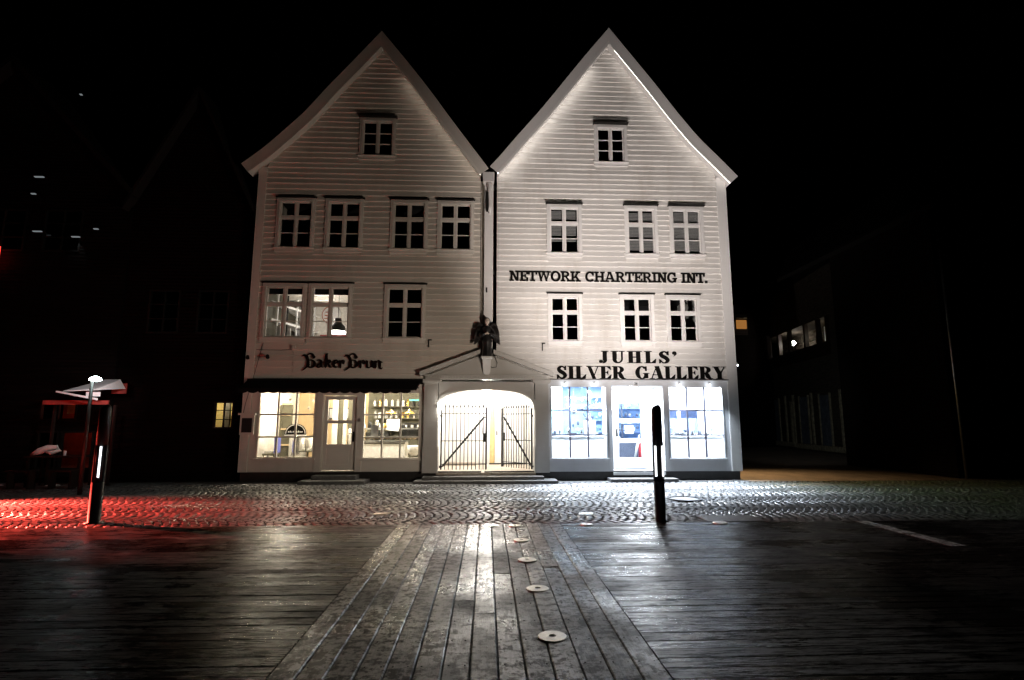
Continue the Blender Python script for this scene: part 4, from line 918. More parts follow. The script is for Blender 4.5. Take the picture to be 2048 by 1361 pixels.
bx('body', 'bakewh', t, -4.12, -3.84, FY+.9, FY+1.2, .27, 1.26); MB().lathe((-4.10, FY+1.0, 1.26), [(.07, 0), (.06, .15), (.02, .2)], 10).build('lid', 'bakewh', t)

# ---- lit room on the first floor of the cream house
for nm, m, b in (('upper_back_wall', 'bakewh', (-6.76, -3.72, FY+3.6, FY+3.7, 3.16, 6.04)), ('upper_side_wall', 'bakewh', (-3.80, -3.72, FY+.11, FY+3.6, 3.16, 6.04)), ('upper_side_wall', 'olive', (-6.76, -6.70, FY+.11, FY+3.6, 3.16, 6.04)), ('upper_ceiling', 'bakewh', (-6.76, -3.72, FY+.11, FY+3.7, 5.80, 5.86)), ('upper_floor', 'bakef', (-6.76, -3.72, FY+.11, FY+3.7, 3.145, 3.17))):
    bx(nm, m, HL, *b)
for k in range(4): bx('ceiling_beam', 'bakewh', HL, -6.69, -3.81, FY+.5+k*.85, FY+.62+k*.85, 5.66, 5.798)
M['upglow'] = emit('upper_lamp_glow', (1, .93, .85), 14)
t = thing('pendant_lamp', 'black shaded pendant lamp with glowing rim behind the second lit first floor window', 'lamp', None, (-4.75, FY+1.5, 4.5))
MB().lathe((-4.75, FY+1.5, 4.50), [(.26, 0), (.22, .16), (.12, .27), (.10, .42)], 20, False).build('shade', 'iron', t, True); MB().lathe((-4.75, FY+1.5, 4.44), [(.25, 0), (.25, .06)], 20).build('diffuser', 'upglow', t); MB().tube([(-4.75, FY+1.5, 4.9), (-4.75, FY+1.5, 5.8)], .008, 5).build('cord', 'iron', t)
lamp('POINT', 'upper_light', (-5.4, FY+1.9, 5.1), 42, (1, .90, .80), t, shadow_soft_size=.2)
t = thing('wall_disc', 'big round patterned plate on the wall behind the second lit first floor window', 'plate', None, (-5.55, FY+3.5, 5.4))
M['redline'] = plain('rust_red_print', (.35, .08, .03), .6)
def disc(x, z, r, y, th, n=28): return MB().ring([[(x+r*math.cos(2*math.pi*k/n), yy, z+r*math.sin(2*math.pi*k/n)) for k in range(n)] for yy in (y, y+th)])
disc(-5.55, 5.42, .34, FY+3.52, .06).build('disc', 'paper', t); rp = MB()
for p in arcp(0, 0, .33, .33, .03, .03, 90, 270, 14) + rc(-.22, -.04, -.05, 0) + rc(-.20, .08, -.05, .12) + rc(-.12, -.2, -.08, .2) + rc(-.24, -.14, -.04, -.11): rp.prism([(-5.55+a, 5.42+b) for a, b in p], FY+3.512, FY+3.519)
rp.build('pattern', 'redline', t)
t = thing('red_cabinet', 'dark red cabinet below the round plate on the first floor', 'cabinet', None, (-5.2, FY+3.2, 3.2)); bx('body', 'redwood', t, -5.75, -4.1, FY+3.0, FY+3.5, 3.17, 4.62); bx('door', 'iron', t, -5.70, -5.0, FY+2.98, FY+2.999, 3.2, 4.2)
tag(bx('blue_pole', 'bluep', None, -5.62, -5.52, FY+1.2, FY+1.3, 3.17, 5.8), 'tall blue post at the left of the second lit first floor window', 'post')
t = thing('picture_shelf', 'dark shelving with framed pictures behind the first lit first floor window', 'shelf', None, (-6.2, FY+2, 3.2))
for z in (3.9, 4.75, 5.3): MB().hexa([(-6.69, FY+1.0, z), (-6.64, FY+1.0, z), (-5.95, FY+3.5, z), (-6.69, FY+3.5, z), (-6.69, FY+1.0, z+.07), (-6.64, FY+1.0, z+.07), (-5.95, FY+3.5, z+.07), (-6.69, FY+3.5, z+.07)]).build('board', 'paper', t)
for k in range(5): bx('upright', 'iron' if k % 2 else 'paper', t, -6.62+k*.15, -6.58+k*.15, FY+1.3+k*.45, FY+1.36+k*.45, 3.17, 5.7)
for k in range(4): bx('picture', 'paper' if k % 2 else 'greyp', t, -6.50+k*.16, -6.40+k*.16, FY+1.1+k*.45, FY+1.13+k*.45, 4.0, 4.6)
for k, (a, b) in enumerate(L2[:2]): tag(bx('roller_blind', 'void', None, a+.14, b-.14, FY+.075, FY+.09, 5.36, 5.55), ('dark rolled blind at the top of the leftmost first floor window', 'dark rolled blind at the top of the second first floor window')[k], 'blind', 'rolled blinds')

# ================================================================== BLINDS IN THE WHITE HOUSE
M['slatw'] = plain('grey_white_slat', (.26, .255, .25), .5)
def blind(lab, x0, x1, zs):
    t = thing('venetian_blind', lab, 'blind', 'venetian blinds in the second floor windows', ((x0+x1)/2, FY+.12, zs[0][0]))
    for (a, b) in zs:
        z = a
        while z < b:
            MB().hexa([(x0, FY+.085, z), (x1, FY+.085, z), (x1, FY+.10, z+.002), (x0, FY+.10, z+.002), (x0, FY+.09, z+.034), (x1, FY+.09, z+.034), (x1, FY+.105, z+.036), (x0, FY+.105, z+.036)]).build('slat', 'slatw', t); z += .047
blind('half raised blind in the left half of the leftmost second floor white window', 1.90, 2.27, [(7.10, 7.15), (7.29, 7.62), (7.80, 8.05)]); blind('half raised blind in the right half of the leftmost second floor white window', 2.35, 2.70, [(7.10, 7.15), (7.29, 7.62), (7.80, 8.05)])
blind('slatted blind in the middle second floor window of the white house', 4.30, 5.08, [(6.86, 7.18), (7.24, 7.58), (7.78, 8.05)]); blind('lowered slatted blind in the rightmost second floor window of the white house', 5.69, 6.52, [(6.86, 7.18), (7.22, 7.58), (7.72, 8.05)])

# ================================================================== SILVER GALLERY INTERIOR
M['silw'] = plain('pale_blue_gallery_wall', (.24, .38, .58), .6, 0, .10, 1.5); M['silwh'] = plain('gallery_white', (.66, .69, .72), .5, 0, .03); M['silpl'] = plain('bright_plinth_white', (.88, .89, .90), .5, 0, .03); M['silf'] = plain('gallery_floor', (.20, .21, .23), .4); M['silt'] = plain('pale_teal_panel', (.24, .42, .44), .6, 0, .08); M['sild'] = plain('dark_blue_grey', (.05, .06, .09), .5); M['silver'] = plain('polished_silver', (.8, .8, .82), .15, .98); M['silm'] = plain('mid_blue_panel', (.20, .27, .48), .6, 0, .15)
for nm, m, b in (('gallery_floor', 'silf', (1.62, 7.28, FY+.105, FY+4.3, .16, .22)), ('gallery_ceiling', 'silwh', (1.62, 7.28, FY+.105, FY+4.3, 2.95, 3.01)), ('gallery_back_wall', 'silw', (1.62, 7.28, FY+3.4, FY+3.5, .22, 2.95)), ('gallery_side_wall', 'silwh', (1.62, 1.70, FY+.11, FY+3.4, .22, 2.95)), ('gallery_side_wall', 'silwh', (7.20, 7.28, FY+.11, FY+3.4, .22, 2.95))): bx(nm, m, HR, *b)
def display(lab, x0, x1):
    t = thing('display_plinth', lab, 'display plinth', 'display plinths in the silver shop windows', ((x0+x1)/2, FY+.5, .22))
    bx('plinth', 'silpl', t, x0, x1, FY+.74, FY+1.10, .22, 1.20); bx('plinth_top', 'silpl', t, x0, x1, FY+.72, FY+1.12, 1.202, 1.235)
display('white display plinth in the left silver shop window', 1.72, 3.55); display('white display plinth in the right silver shop window', 5.27, 7.19)
bx('window_back_panel', 'silt', HR, 1.75, 2.35, FY+1.15, FY+1.19, 1.24, 2.3); bx('window_back_panel', 'silwh', HR, 1.75, 2.35, FY+1.15, FY+1.19, 2.32, 2.94)
bx('window_back_panel', 'silwh', HR, 5.27, 7.19, FY+1.35, FY+1.39, 1.24, 1.30); bx('window_back_panel', 'silwh', HR, 5.27, 7.19, FY+1.35, FY+1.39, 2.02, 2.94); bx('window_back_panel', 'silwh', HR, 5.27, 5.45, FY+1.35, FY+1.39, 1.30, 2.02); bx('window_back_panel', 'silwh', HR, 6.05, 6.15, FY+1.35, FY+1.39, 1.30, 2.02); bx('window_back_panel', 'silwh', HR, 6.72, 7.19, FY+1.35, FY+1.39, 1.30, 2.02)
bx('niche_back', 'silm', HR, 5.40, 6.80, FY+1.65, FY+1.69, 1.25, 2.1)
ORD = ('first', 'second', 'third', 'fourth', 'fifth', 'sixth', 'seventh', 'eighth', 'ninth', 'tenth', 'eleventh', 'twelfth')
def item(nm, lab, cat, mb, m, g='silverware in the shop windows', smooth=True): return tag(mb.build(nm, m, None, smooth), lab, cat, g)
shapes = [('bowl', [(.03, 0), (.06, .01), (.10, .07), (.11, .09)]), ('vase', [(.04, 0), (.06, .08), (.03, .16), (.045, .20)]), ('cone', [(.08, 0), (.01, .26)]), ('goblet', [(.05, 0), (.012, .02), (.012, .10), (.05, .14), (.055, .20)]), ('candlestick', [(.06, 0), (.015, .03), (.015, .22), (.03, .24)])]
rr = random.Random(11)
for side, (x0, x1, nn) in (('left', (1.9, 3.4, 11)), ('right', (5.45, 7.0, 10))):
    for k in range(nn):
        nm, pf = shapes[(k*3+(side == 'right')) % 5]; x = x0+(x1-x0)*(k+.5)/nn; s = rr.uniform(.8, 1.25)
        item('silver_'+nm, 'small %s on the %s display plinth, %s piece from its left end' % (nm, side, ORD[k]), nm, MB().lathe((x, FY+.80+rr.uniform(0, .22), 1.236), [(r*s, z*s) for r, z in pf], 14), rr.choice(('silver', 'silwh', 'silver', 'sild')))
for k, (x, y, z, r, m) in enumerate(((2.62, .6, 1.98, .10, 'silwh'), (2.22, .55, 2.02, .045, 'silwh'), (3.10, .6, 2.52, .065, 'silwh'), (2.9, .7, 2.05, .05, 'sild'), (6.5, .8, 2.2, .06, 'silwh'), (5.6, .8, 2.05, .05, 'sild'))):
    t = thing('hanging_ball', ('large white ball hanging in the middle of the left silver window', 'small white ball left of the large one in the left silver window', 'white ball hanging high in the left silver window', 'dark ball at mid height in the left silver window', 'white ball in the right silver window', 'dark ball at the left of the right silver window')[k], 'ball', 'hanging balls', (x, FY+y, z))
    MB().sphere((x, FY+y, z), r, 16, 10).build('ball', m, t, True); MB().tube([(x, FY+y, z+r), (x, FY+y, 2.94)], .003, 4).build('thread', 'sild', t)
for k, (x, z, s) in enumerate(((3.05, 2.28, .05), (3.12, 2.2, .06), (2.95, 2.36, .035), (2.05, 1.34, .07), (2.2, 1.36, .06), (2.75, 1.62, .06), (2.6, 1.55, .05), (3.0, 1.75, .05))):
    item('leaf_ornament', ('dark leaf ornament %s' % ('hanging upper right', 'hanging lowest of three at upper right', 'hanging topmost of three at upper right', 'standing lower left', 'standing second from lower left', 'at centre height', 'left of the centre one', 'beside the framed sign')[k]) + ' in the left silver window', 'ornament', MB().sphere((x, FY+.6, z), s, 8, 6, (.6, .3, 1.2)), 'sild', 'dark ornaments in the silver window')
t = thing('framed_sign', 'white framed card on the left display plinth', 'card', None, (3.05, FY+.5, 1.24)); bx('card', 'paper', t, 2.98, 3.30, FY+.78, FY+.79, 1.26, 1.68); bx('frame', 'silwh', t, 2.96, 3.32, FY+.791, FY+.805, 1.237, 1.70)
item('bust', 'small pale bust with dark hair above the framed card', 'bust', MB().lathe((3.12, FY+.85, 1.70), [(.07, 0), (.09, .05), (.03, .09), (.055, .14), (.06, .2), (.03, .25)], 14), 'silwh', None)
item('ring_ornament', 'dark ring shaped ornament at upper right of the left silver window', 'ornament', MB().tube([(3.02+.09*math.cos(a), FY+.63, 1.90+.09*math.sin(a)) for a in [2*math.pi*k/16 for k in range(17)]], .02, 6), 'sild', None)
for k in range(2):
    t = thing('display_rail', ('upper', 'lower')[k]+' wire rail across the left silver window', 'rail', 'wire rails', (2.7, FY+.7, 2.35-.2*k)); MB().tube([(2.40, FY+.75, 2.40-.22*k), (2.8, FY+.76, 2.37-.22*k), (3.5, FY+.75, 2.40-.22*k)], .009, 6).build('wire', 'silwh', t)
    for j in range(5): MB().sphere((2.48+j*.22, FY+.74, 2.31-.22*k), .035, 8, 6).build('pendant', 'silwh', t, True)
# seen through the shop door: shelves, a notice, red and white umbrella
t = thing('display_cabinet', 'tall blue cabinet with dark ornaments behind the silver shop door', 'cabinet', None, (4.5, FY+2.9, .22))
bx('back', 'silw', t, 3.5, 5.6, FY+3.2, FY+3.3, .22, 2.7); bx('post', 'sild', t, 4.62, 4.68, FY+2.9, FY+2.96, .22, 2.7)
for z in (.9, 1.3, 1.7, 2.1, 2.5): bx('shelf', 'silm', t, 3.6, 5.5, FY+2.9, FY+3.19, z, z+.025)
for z in (.9, 1.3, 1.7, 2.1):
    for k in range(15): MB().sphere((3.65+k*.13, FY+3.0, z+.09+rr.random()*.12), rr.uniform(.03, .065), 8, 5, (1, .6, 1.3)).build('ornament', rr.choice(('sild', 'sild', 'silver', 'silm', 'silwh')), t)
bx('low_chest', 'sild', t, 3.7, 5.0, FY+2.3, FY+2.88, .22, .98)
tag(bx('door_notice', 'paper', None, 4.25, 4.52, RY+.048, RY+.052, 1.30, 1.55), 'pale notice behind the middle pane of the silver shop door', 'notice')
t = thing('umbrella', 'furled red and white umbrella leaning behind the lowest pane of the shop door', 'umbrella', None, (4.8, FY+1.3, .3))
M['umred'] = plain('red_umbrella_cloth', (.45, .03, .04), .6)
MB().tube([(4.55, FY+1.2, .3), (4.72, FY+1.22, 1.0), (4.78, FY+1.24, 1.25)], [.02, .05, .02], 8).build('white_panel', 'paper', t, True); MB().tube([(4.80, FY+1.22, .3), (4.82, FY+1.24, .8), (4.80, FY+1.26, 1.1)], [.09, .08, .02], 10).build('red_panel', 'umred', t, True)
# gallery lamps: assumed ceiling strips for the bright displays, and small window spots
M['silglow'] = emit('gallery_lamp_glow', (.86, .93, 1), 22)
for k, (x0, x1, y, pw) in enumerate(((1.80, 3.5, .33, 660), (5.3, 7.1, .33, 660), (2.5, 6.6, 2.3, 230))):
    t = thing('assumed_strip', ('assumed strip light over the left silver window display', 'assumed strip light over the right silver window display', 'assumed long strip light at the back of the silver shop')[k], 'lamp', 'assumed strip lights in the silver shop', ((x0+x1)/2, FY+y, 2.9))
    bx('diffuser', 'silglow', t, x0, x1, FY+y-.06, FY+y+.06, 2.90, 2.945)
    lamp('AREA', 'strip_light', ((x0+x1)/2, FY+y, 2.88), pw, (.80, .90, 1), t, shape='RECTANGLE', size=x1-x0, size_y=.14)
t = thing('assumed_entrance_lamp', 'assumed flat ceiling lamp in the recessed silver shop entrance', 'lamp', None, (4.4, FY+.5, 2.7)); MB().lathe((4.4, FY+.5, 2.70), [(.14, 0), (.14, -.03), (.02, -.035)], 16).build('diffuser', 'silglow', t)  # unseen lamp, assumed as the source of light in the recess
lamp('AREA', 'entrance_light', (4.4, FY+.45, 2.64), 330, (.88, .94, 1), t, shape='DISK', size=.5)
M['dotglow'] = emit('spot_dot_glow', (.95, .97, 1), 12)
for k, x in enumerate((2.27, 3.14, 5.66, 6.55)):
    t = thing('window_spot', ('first', 'second', 'third', 'fourth')[k]+' tiny spot lamp from the left above the silver shop windows', 'lamp', 'tiny spot lamps over the silver shop windows', (x, FY-.1, 2.74))
    MB().lathe((x, FY-.085, 2.765), [(.018, .066), (.022, .0), (.016, -.01)], 10).build('housing', 'steel', t); MB().sphere((x, FY-.088, 2.747), .016, 8, 6).build('bulb', 'dotglow', t, True)
    lamp('SPOT', 'window_spot_light', (x, FY-.17, 2.70), 1100, (.74, .85, 1), t, (x+.2, FY-1.3, 0), spot_size=rad(92), spot_blend=1, shadow_soft_size=.02)
    lamp('POINT', 'window_spot_glow', (x, FY-.14, 2.735), 1.2, (.85, .92, 1), t, shadow_soft_size=.02)

# ================================================================== BOLLARD LAMPS
M['strip'] = emit('bollard_light_strip', (.93, .95, 1), 3.0)
def bollard(lab, x, y, strips, flood, ribs=(0, 90, 180, 270)):
    t = thing('lamp_bollard', lab, 'bollard', 'tall black lamp bollards', (x, y, 0))
    r = .088
    MB().lathe((x, y, -.01), [(.14, 0), (.14, .012), (r+.004, .02), (r+.004, .66)], 24).build('base', 'bollard', t, True)
    MB().lathe((x, y, .651), [(r-.014, 0), (r-.014, .62)], 24).build('core', 'bollard', t, True)
    n = 24; rings = []
    for z, k, sl in ((1.262, 1, 0), (1.80, 1, 0), (1.86, .97, .05), (1.90, .86, .07), (1.93, .6, .06), (1.945, .15, .015)):
        rings.append([(x+r*k*math.cos(2*math.pi*j/n), y+r*k*math.sin(2*math.pi*j/n), z+sl*(math.cos(2*math.pi*j/n)*.25)) for j in range(n)])
    MB().ring(rings).build('head', 'bollard', t, True)
    for a in ribs:
        ca, sa = math.cos(rad(a)), math.sin(rad(a))
        MB().tube([(x+ca*r*.93, y+sa*r*.93, .655), (x+ca*r*.93, y+sa*r*.93, 1.265)], .014, 6).build('rib', 'bollard', t)
    for a in strips:
        ca, sa = math.cos(rad(a)), math.sin(rad(a)); h = .0135
        p = [(x+ca*d-sa*e, y+sa*d+ca*e) for d, e in ((r-.02, -h), (r+.001, -h), (r+.001, h), (r-.02, h))]
        MB().hexa([(*q, .735) for q in p] + [(*q, 1.245) for q in p]).build('light_strip', 'strip', t)
    if flood:
        fl = MB(); fl.box(x-.05, x+.05, y+r-.012, y+r+.012, 1.45, 1.72); fl.build('assumed_projector_window', 'glass', t)  # opening for the assumed projector on the house side
    return t
b1 = bollard('black lamp bollard standing in front of the silver shop', 2.95, 9.52, (222, -40), True)
lamp('SPOT', 'assumed_projector', (2.95, 9.66, 1.64), 3700, (1, .895, .84), b1, (4.3, FY, 6.9), spot_size=rad(82), spot_blend=1.0, shadow_soft_size=.035)  # projector assumed in the bollard head from how the fronts are lit
lamp('SPOT', 'assumed_projector', (2.95, 9.66, 1.60), 760, (1, .83, .67), b1, (-4.4, FY, 5.0), spot_size=rad(104), spot_blend=1.0, shadow_soft_size=.035)  # second assumed beam, added to light the cream house
b2 = bollard('black lamp bollard at the left in the red light', -6.50, 9.78, (-62,), False, (45, 135, 225, 0))

# ================================================================== SMALL THINGS ON THE GROUND
for k, (x, y, r, lab) in enumerate(((.52, 4.52, .115, 'nearest pale metal deck disc with a central hole'), (.52, 5.76, .115, 'second nearest pale metal deck disc'), (.50, 6.92, .115, 'third nearest pale metal deck disc'), (.50, 8.04, .115, 'fourth nearest pale metal deck disc'), (.47, 9.13, .105, 'farthest deck disc on the walkway near the cobbles'), (.11, 9.16, .10, 'pale deck disc left of the walkway row at the cobble edge'), (1.63, 9.20, .105, 'pale deck disc just right of the walkway at the cobble edge'), (3.86, 9.25, .12, 'pale deck disc beside the metal hatch'))):
    t = thing('deck_disc', lab, 'deck light', 'metal discs along the walkway', (x, y, .01))
    MB().lathe((x, y, .0), [(r*.24, .006), (r*.24, .0175), (r*.30, .019), (r*.94, .017), (r, .012), (r, .0)], 28, False).build('ring', 'disc', t)
    MB().lathe((x, y, .006), [(r*.235, 0), (r*.235, .006)], 14).build('hole', 'iron', t)
t = thing('hatch_cover', 'grey chequered metal hatch set in the cobbles right of the bollard', 'hatch', None, (4.2, 9.7, 0)); M['hatch'] = plain('scuffed_grey_metal', (.30, .30, .30), .4, .7, .2, 50)
MB().hexa([(3.74, 9.43, -.01), (4.72, 9.43, -.01), (4.70, 10.0, -.01), (3.74, 10.0, -.01), (3.74, 9.43, .004), (4.72, 9.43, .004), (4.70, 10.0, .004), (3.74, 10.0, .004)]).build('plate', 'hatch', t)
stu = MB()
for i in range(24):
    for j in range(14): stu.box(3.77+i*.039, 3.79+i*.039, 9.45+j*.039, 9.462+j*.039, .0041, .007)
stu.build('studs', 'hatch', t)['kind'] = 'stuff'
t = thing('manhole_cover', 'round iron manhole with a dark rim in the cobbles behind the bollard', 'manhole', None, (4.28, 12.05, 0))
MB().lathe((4.28, 12.05, -.01), [(.36, 0), (.36, .035), (.32, .035), (.32, 0)], 36, False).build('rim', 'iron', t); MB().lathe((4.28, 12.05, -.012), [(.318, 0), (.318, .02), (.30, .024)], 36).build('lid', 'hatch', t)
for k, (x, y) in enumerate(((-1.9, 10.46), (1.82, 10.28))): tag(MB().hexa([(x-.15, y-.11, -.01), (x+.11, y-.11, -.01), (x+.15, y+.11, -.01), (x-.11, y+.11, -.01), (x-.15, y-.11, .006), (x+.11, y-.11, .006), (x+.15, y+.11, .006), (x-.11, y+.11, .006)]).build('marker_stone', 'disc', None), ('pale square stone let into the cobbles left of the walkway', 'pale square stone let into the cobbles right of the walkway')[k], 'stone', 'pale marker stones')
M['stripe'], nt, bs_, _o = mat('worn_white_paint')
nt.links.new(ramp(nt, noise(nt, pos(nt, (1, .5, 1)), 22, 6, .75), [(.44, (.07, .06, .05)), (.50, (.34, .34, .33)), (.62, (.55, .55, .53))]), bs_.inputs['Base Color']); bs_.inputs['Roughness'].default_value = .6
t = thing('painted_stripe', 'worn white stripe painted across the deck planks at the right', 'stripe', None, (6.4, 8.5, 0))
for k, (y0, y1) in enumerate(((9.02, 9.30), (8.24, 8.98), (7.40, 8.2))): MB().hexa([(6.18+(9.3-y0)*.02, y0, .0075), (6.40+(9.3-y0)*.02, y0, .0075), (6.40+(9.3-y1)*.02, y1, .0075), (6.18+(9.3-y1)*.02, y1, .0075)] + [(6.18+(9.3-y0)*.02, y0, .010), (6.40+(9.3-y0)*.02, y0, .010), (6.40+(9.3-y1)*.02, y1, .010), (6.18+(9.3-y1)*.02, y1, .010)]).build('stripe_piece', 'stripe', t)

# ================================================================== DARK HOUSES LEFT, BAR WITH RED LIGHT
def boards_mat(name, col, sz):
    m, nt, bs_, out = mat(name)
    wv = N(nt, 'ShaderNodeTexWave', Scale=sz, Distortion=.3); wv.bands_direction = 'Z'; nt.links.new(pos(nt), wv.inputs['Vector'])
    n = noise(nt, pos(nt, (.5, 1, 5)), 3, 6)
    nt.links.new(ramp(nt, n, [(.3, tuple(c*.5 for c in col)), (.7, tuple(c*1.4 for c in col))]), bs_.inputs['Base Color'])
    bs_.inputs['Roughness'].default_value = .8; bs_.inputs['Specular IOR Level'].default_value = .05; bump(nt, bs_, wv.outputs[1], .6, .02); return m
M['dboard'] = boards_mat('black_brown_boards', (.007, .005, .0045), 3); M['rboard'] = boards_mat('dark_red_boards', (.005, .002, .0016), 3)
def dark_house(lab, x0, x1, y, zeave, zpeak, m, wins, lit=()):
    H = thing('dark_house', lab, 'house', 'unlit timber houses', ((x0+x1)/2, y, 0)); xm = (x0+x1)/2
    holes = [(w_[0], w_[1], w_[2], w_[3]) for w_ in wins]
    zs = sorted(set([0, zeave] + [h[2] for h in holes] + [h[3] for h in holes])); mb = MB()
    for a, b in zip(zs[:-1], zs[1:]):
        for p, q in intervals(x0, x1, a, b, holes): mb.box(p, q, y, y+.12, a, b)
    mb.build('wall', m, H)
    MB().prism([(x0, zeave), (x1, zeave), (xm, zpeak)], y, y+.12).build('gable', m, H)
    for s in (-1, 1):
        xe = x0-.12 if s < 0 else x1+.12
        P = [(xe, zeave-.35), (xm, zpeak+.05), (xm, zpeak+.25), (xe, zeave-.15)]
        MB().prism(P if s < 0 else P[::-1], y-.35, y+14).build('roof', 'slate', H)
    bx('back_wall', m, H, x0, x1, y+5, y+5.1, 0, zeave); bx('side_wall', m, H, x0, x0+.1, y+.121, y+4.99, 0, zeave); bx('side_wall', m, H, x1-.1, x1, y+.121, y+4.99, 0, zeave)
    for w_ in wins:
        a, b, c, d = w_[:4]; nx, nz = w_[4:6]
        fm = MB(); fm.box(a, a+.05, y-.03, y+.06, c, d); fm.box(b-.05, b, y-.03, y+.06, c, d); fm.box(a+.05, b-.05, y-.03, y+.06, c, c+.05); fm.box(a+.05, b-.05, y-.03, y+.06, d-.05, d)
        for k in range(1, nx): xx = a+(b-a)*k/nx; fm.box(xx-.014, xx+.014, y-.02, y+.05, c+.05, d-.05)
        for k in range(1, nz): zz = c+(d-c)*k/nz; fm.box(a+.05, b-.05, y-.016, y+.046, zz-.012, zz+.012)
        f = fm.build('window', 'darktrim', H); bx('pane', 'glass', f, a+.05, b-.05, y+.015, y+.02, c+.05, d-.05)
    return H
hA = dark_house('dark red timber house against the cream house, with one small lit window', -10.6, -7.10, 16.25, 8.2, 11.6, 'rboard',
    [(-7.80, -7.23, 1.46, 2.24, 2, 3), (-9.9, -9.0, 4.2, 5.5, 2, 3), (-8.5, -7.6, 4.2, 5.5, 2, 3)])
t = thing('small_room', 'warm lit room behind the small window left of the cream house', 'room', None, (-7.5, 17, 0)); M['yel'] = plain('yellow_plaster', (.70, .58, .28), .7)
bx('back_wall', 'yel', t, -8.4, -7.17, 17.4, 17.45, 0, 3); bx('pillar', 'bakewh', t, -7.72, -7.58, 16.75, 16.85, 0, 3); bx('door', 'olive', t, -7.57, -7.47, 17.0, 17.05, 0, 2.6); bx('side', 'yel', t, -8.45, -8.4, 16.4, 17.4, 0, 3); bx('ceiling', 'yel', t, -8.4, -7.17, 16.4, 17.4, 2.9, 2.95); bx('shelf', 'bakewh', t, -7.9, -7.2, 17.25, 17.39, 1.84, 1.87)
lamp('POINT', 'small_room_light', (-7.7, 16.75, 2.6), 80, (1, .88, .6), t, shadow_soft_size=.1)
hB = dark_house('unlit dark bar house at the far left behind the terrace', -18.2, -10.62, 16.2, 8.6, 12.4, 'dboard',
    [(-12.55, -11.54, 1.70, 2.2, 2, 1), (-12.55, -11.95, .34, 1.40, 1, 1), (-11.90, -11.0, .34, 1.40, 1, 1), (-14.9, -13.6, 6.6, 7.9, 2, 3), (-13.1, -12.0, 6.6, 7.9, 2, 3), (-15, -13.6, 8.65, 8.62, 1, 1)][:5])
t = thing('bar_room', 'dim red bar room behind the terrace windows', 'room', None, (-12, 18, 0)); M['barred'] = plain('red_brown_bar_wall', (.30, .09, .05), .7, 0, .5, 2)
bx('back_wall', 'barred', t, -13.4, -10.8, 18.2, 18.25, 0, 3); bx('floor', 'olive', t, -13.4, -10.8, 16.35, 18.2, .0, .06); bx('ceiling', 'bakewh', t, -13.4, -10.8, 16.35, 18.2, 2.6, 2.65)
MB().lathe((-11.6, 17.9, 1.2), [(.02, 0), (.35, .05), (.4, .1), (.2, .2)], 16).build('ornament', 'olive', t)
lamp('POINT', 'bar_light', (-11.9, 17.2, 2.3), 9, (1, .16, .08), t, shadow_soft_size=.1)
for k, (a, b) in enumerate(((-12.0, -11.85), (-12.4, -12.05))): bx('lamp', 'yel', t, a, b, 17.0, 17.1, 1.9, 2.15)
# terrace table with a pale blanket, benches
t = thing('terrace_table', 'dark terrace table under the bar windows', 'table', None, (-11.1, 15.2, 0)); M['tdark'] = dull(plain('dark_table_wood', (.02, .012, .01), .5), .3)
bx('top', 'tdark', t, -11.85, -10.45, 14.95, 15.55, .74, .78)
for a, b in ((-11.8, 15.0), (-11.8, 15.46), (-10.54, 15.0), (-10.54, 15.46)): bx('leg', 'tdark', t, a, a+.05, b, b+.05, 0, .74)
bl_ = MB(); bl_.tube([(-11.80, 15.1, .80), (-11.62, 15.15, .90), (-11.45, 15.2, .98), (-11.25, 15.2, 1.0), (-11.15, 15.2, .92), (-11.3, 15.12, .86), (-11.42, 15.1, .88)], [.03, .09, .08, .055, .05, .06, .03], 10)
tag(bl_.build('folded_blanket', 'paper', None, True), 'pale crumpled blanket lying on the terrace table', 'blanket')
tag(MB().lathe((-11.02, 15.2, .78), [(.03, 0), (.035, .12), (.03, .13)], 10).build('drinking_glass', 'paper', None), 'small glass standing on the terrace table', 'glass')
for k, (x0, x1, lab) in enumerate(((-11.9, -11.3, 'dark bench at the left end of the terrace table'), (-10.9, -10.3, 'dark bench at the right end of the terrace table'))):
    t = thing('terrace_bench', lab, 'bench', 'terrace benches', (x0, 14.7, 0)); bx('seat', 'tdark', t, x0, x1, 14.5, 14.8, .42, .46); bx('leg', 'tdark', t, x0+.03, x0+.08, 14.55, 14.75, 0, .42); bx('leg', 'tdark', t, x1-.08, x1-.03, 14.55, 14.75, 0, .42)
for k, (x, y) in enumerate(((-12.75, 15.35), (-11.28, 15.3))): tag(MB().hexa([(x-.16, y-.1, .004), (x+.1, y-.12, .004), (x+.14, y+.06, .004), (x-.08, y+.1, .004), (x-.14, y-.08, .03), (x+.06, y-.08, .05), (x+.1, y+.02, .045), (x-.06, y+.08, .02)]).build('paper_scrap', 'paper', None), ('white crumpled paper on the cobbles at the left picture edge', 'white crumpled paper on the cobbles below the terrace table')[k], 'paper', 'paper scraps')
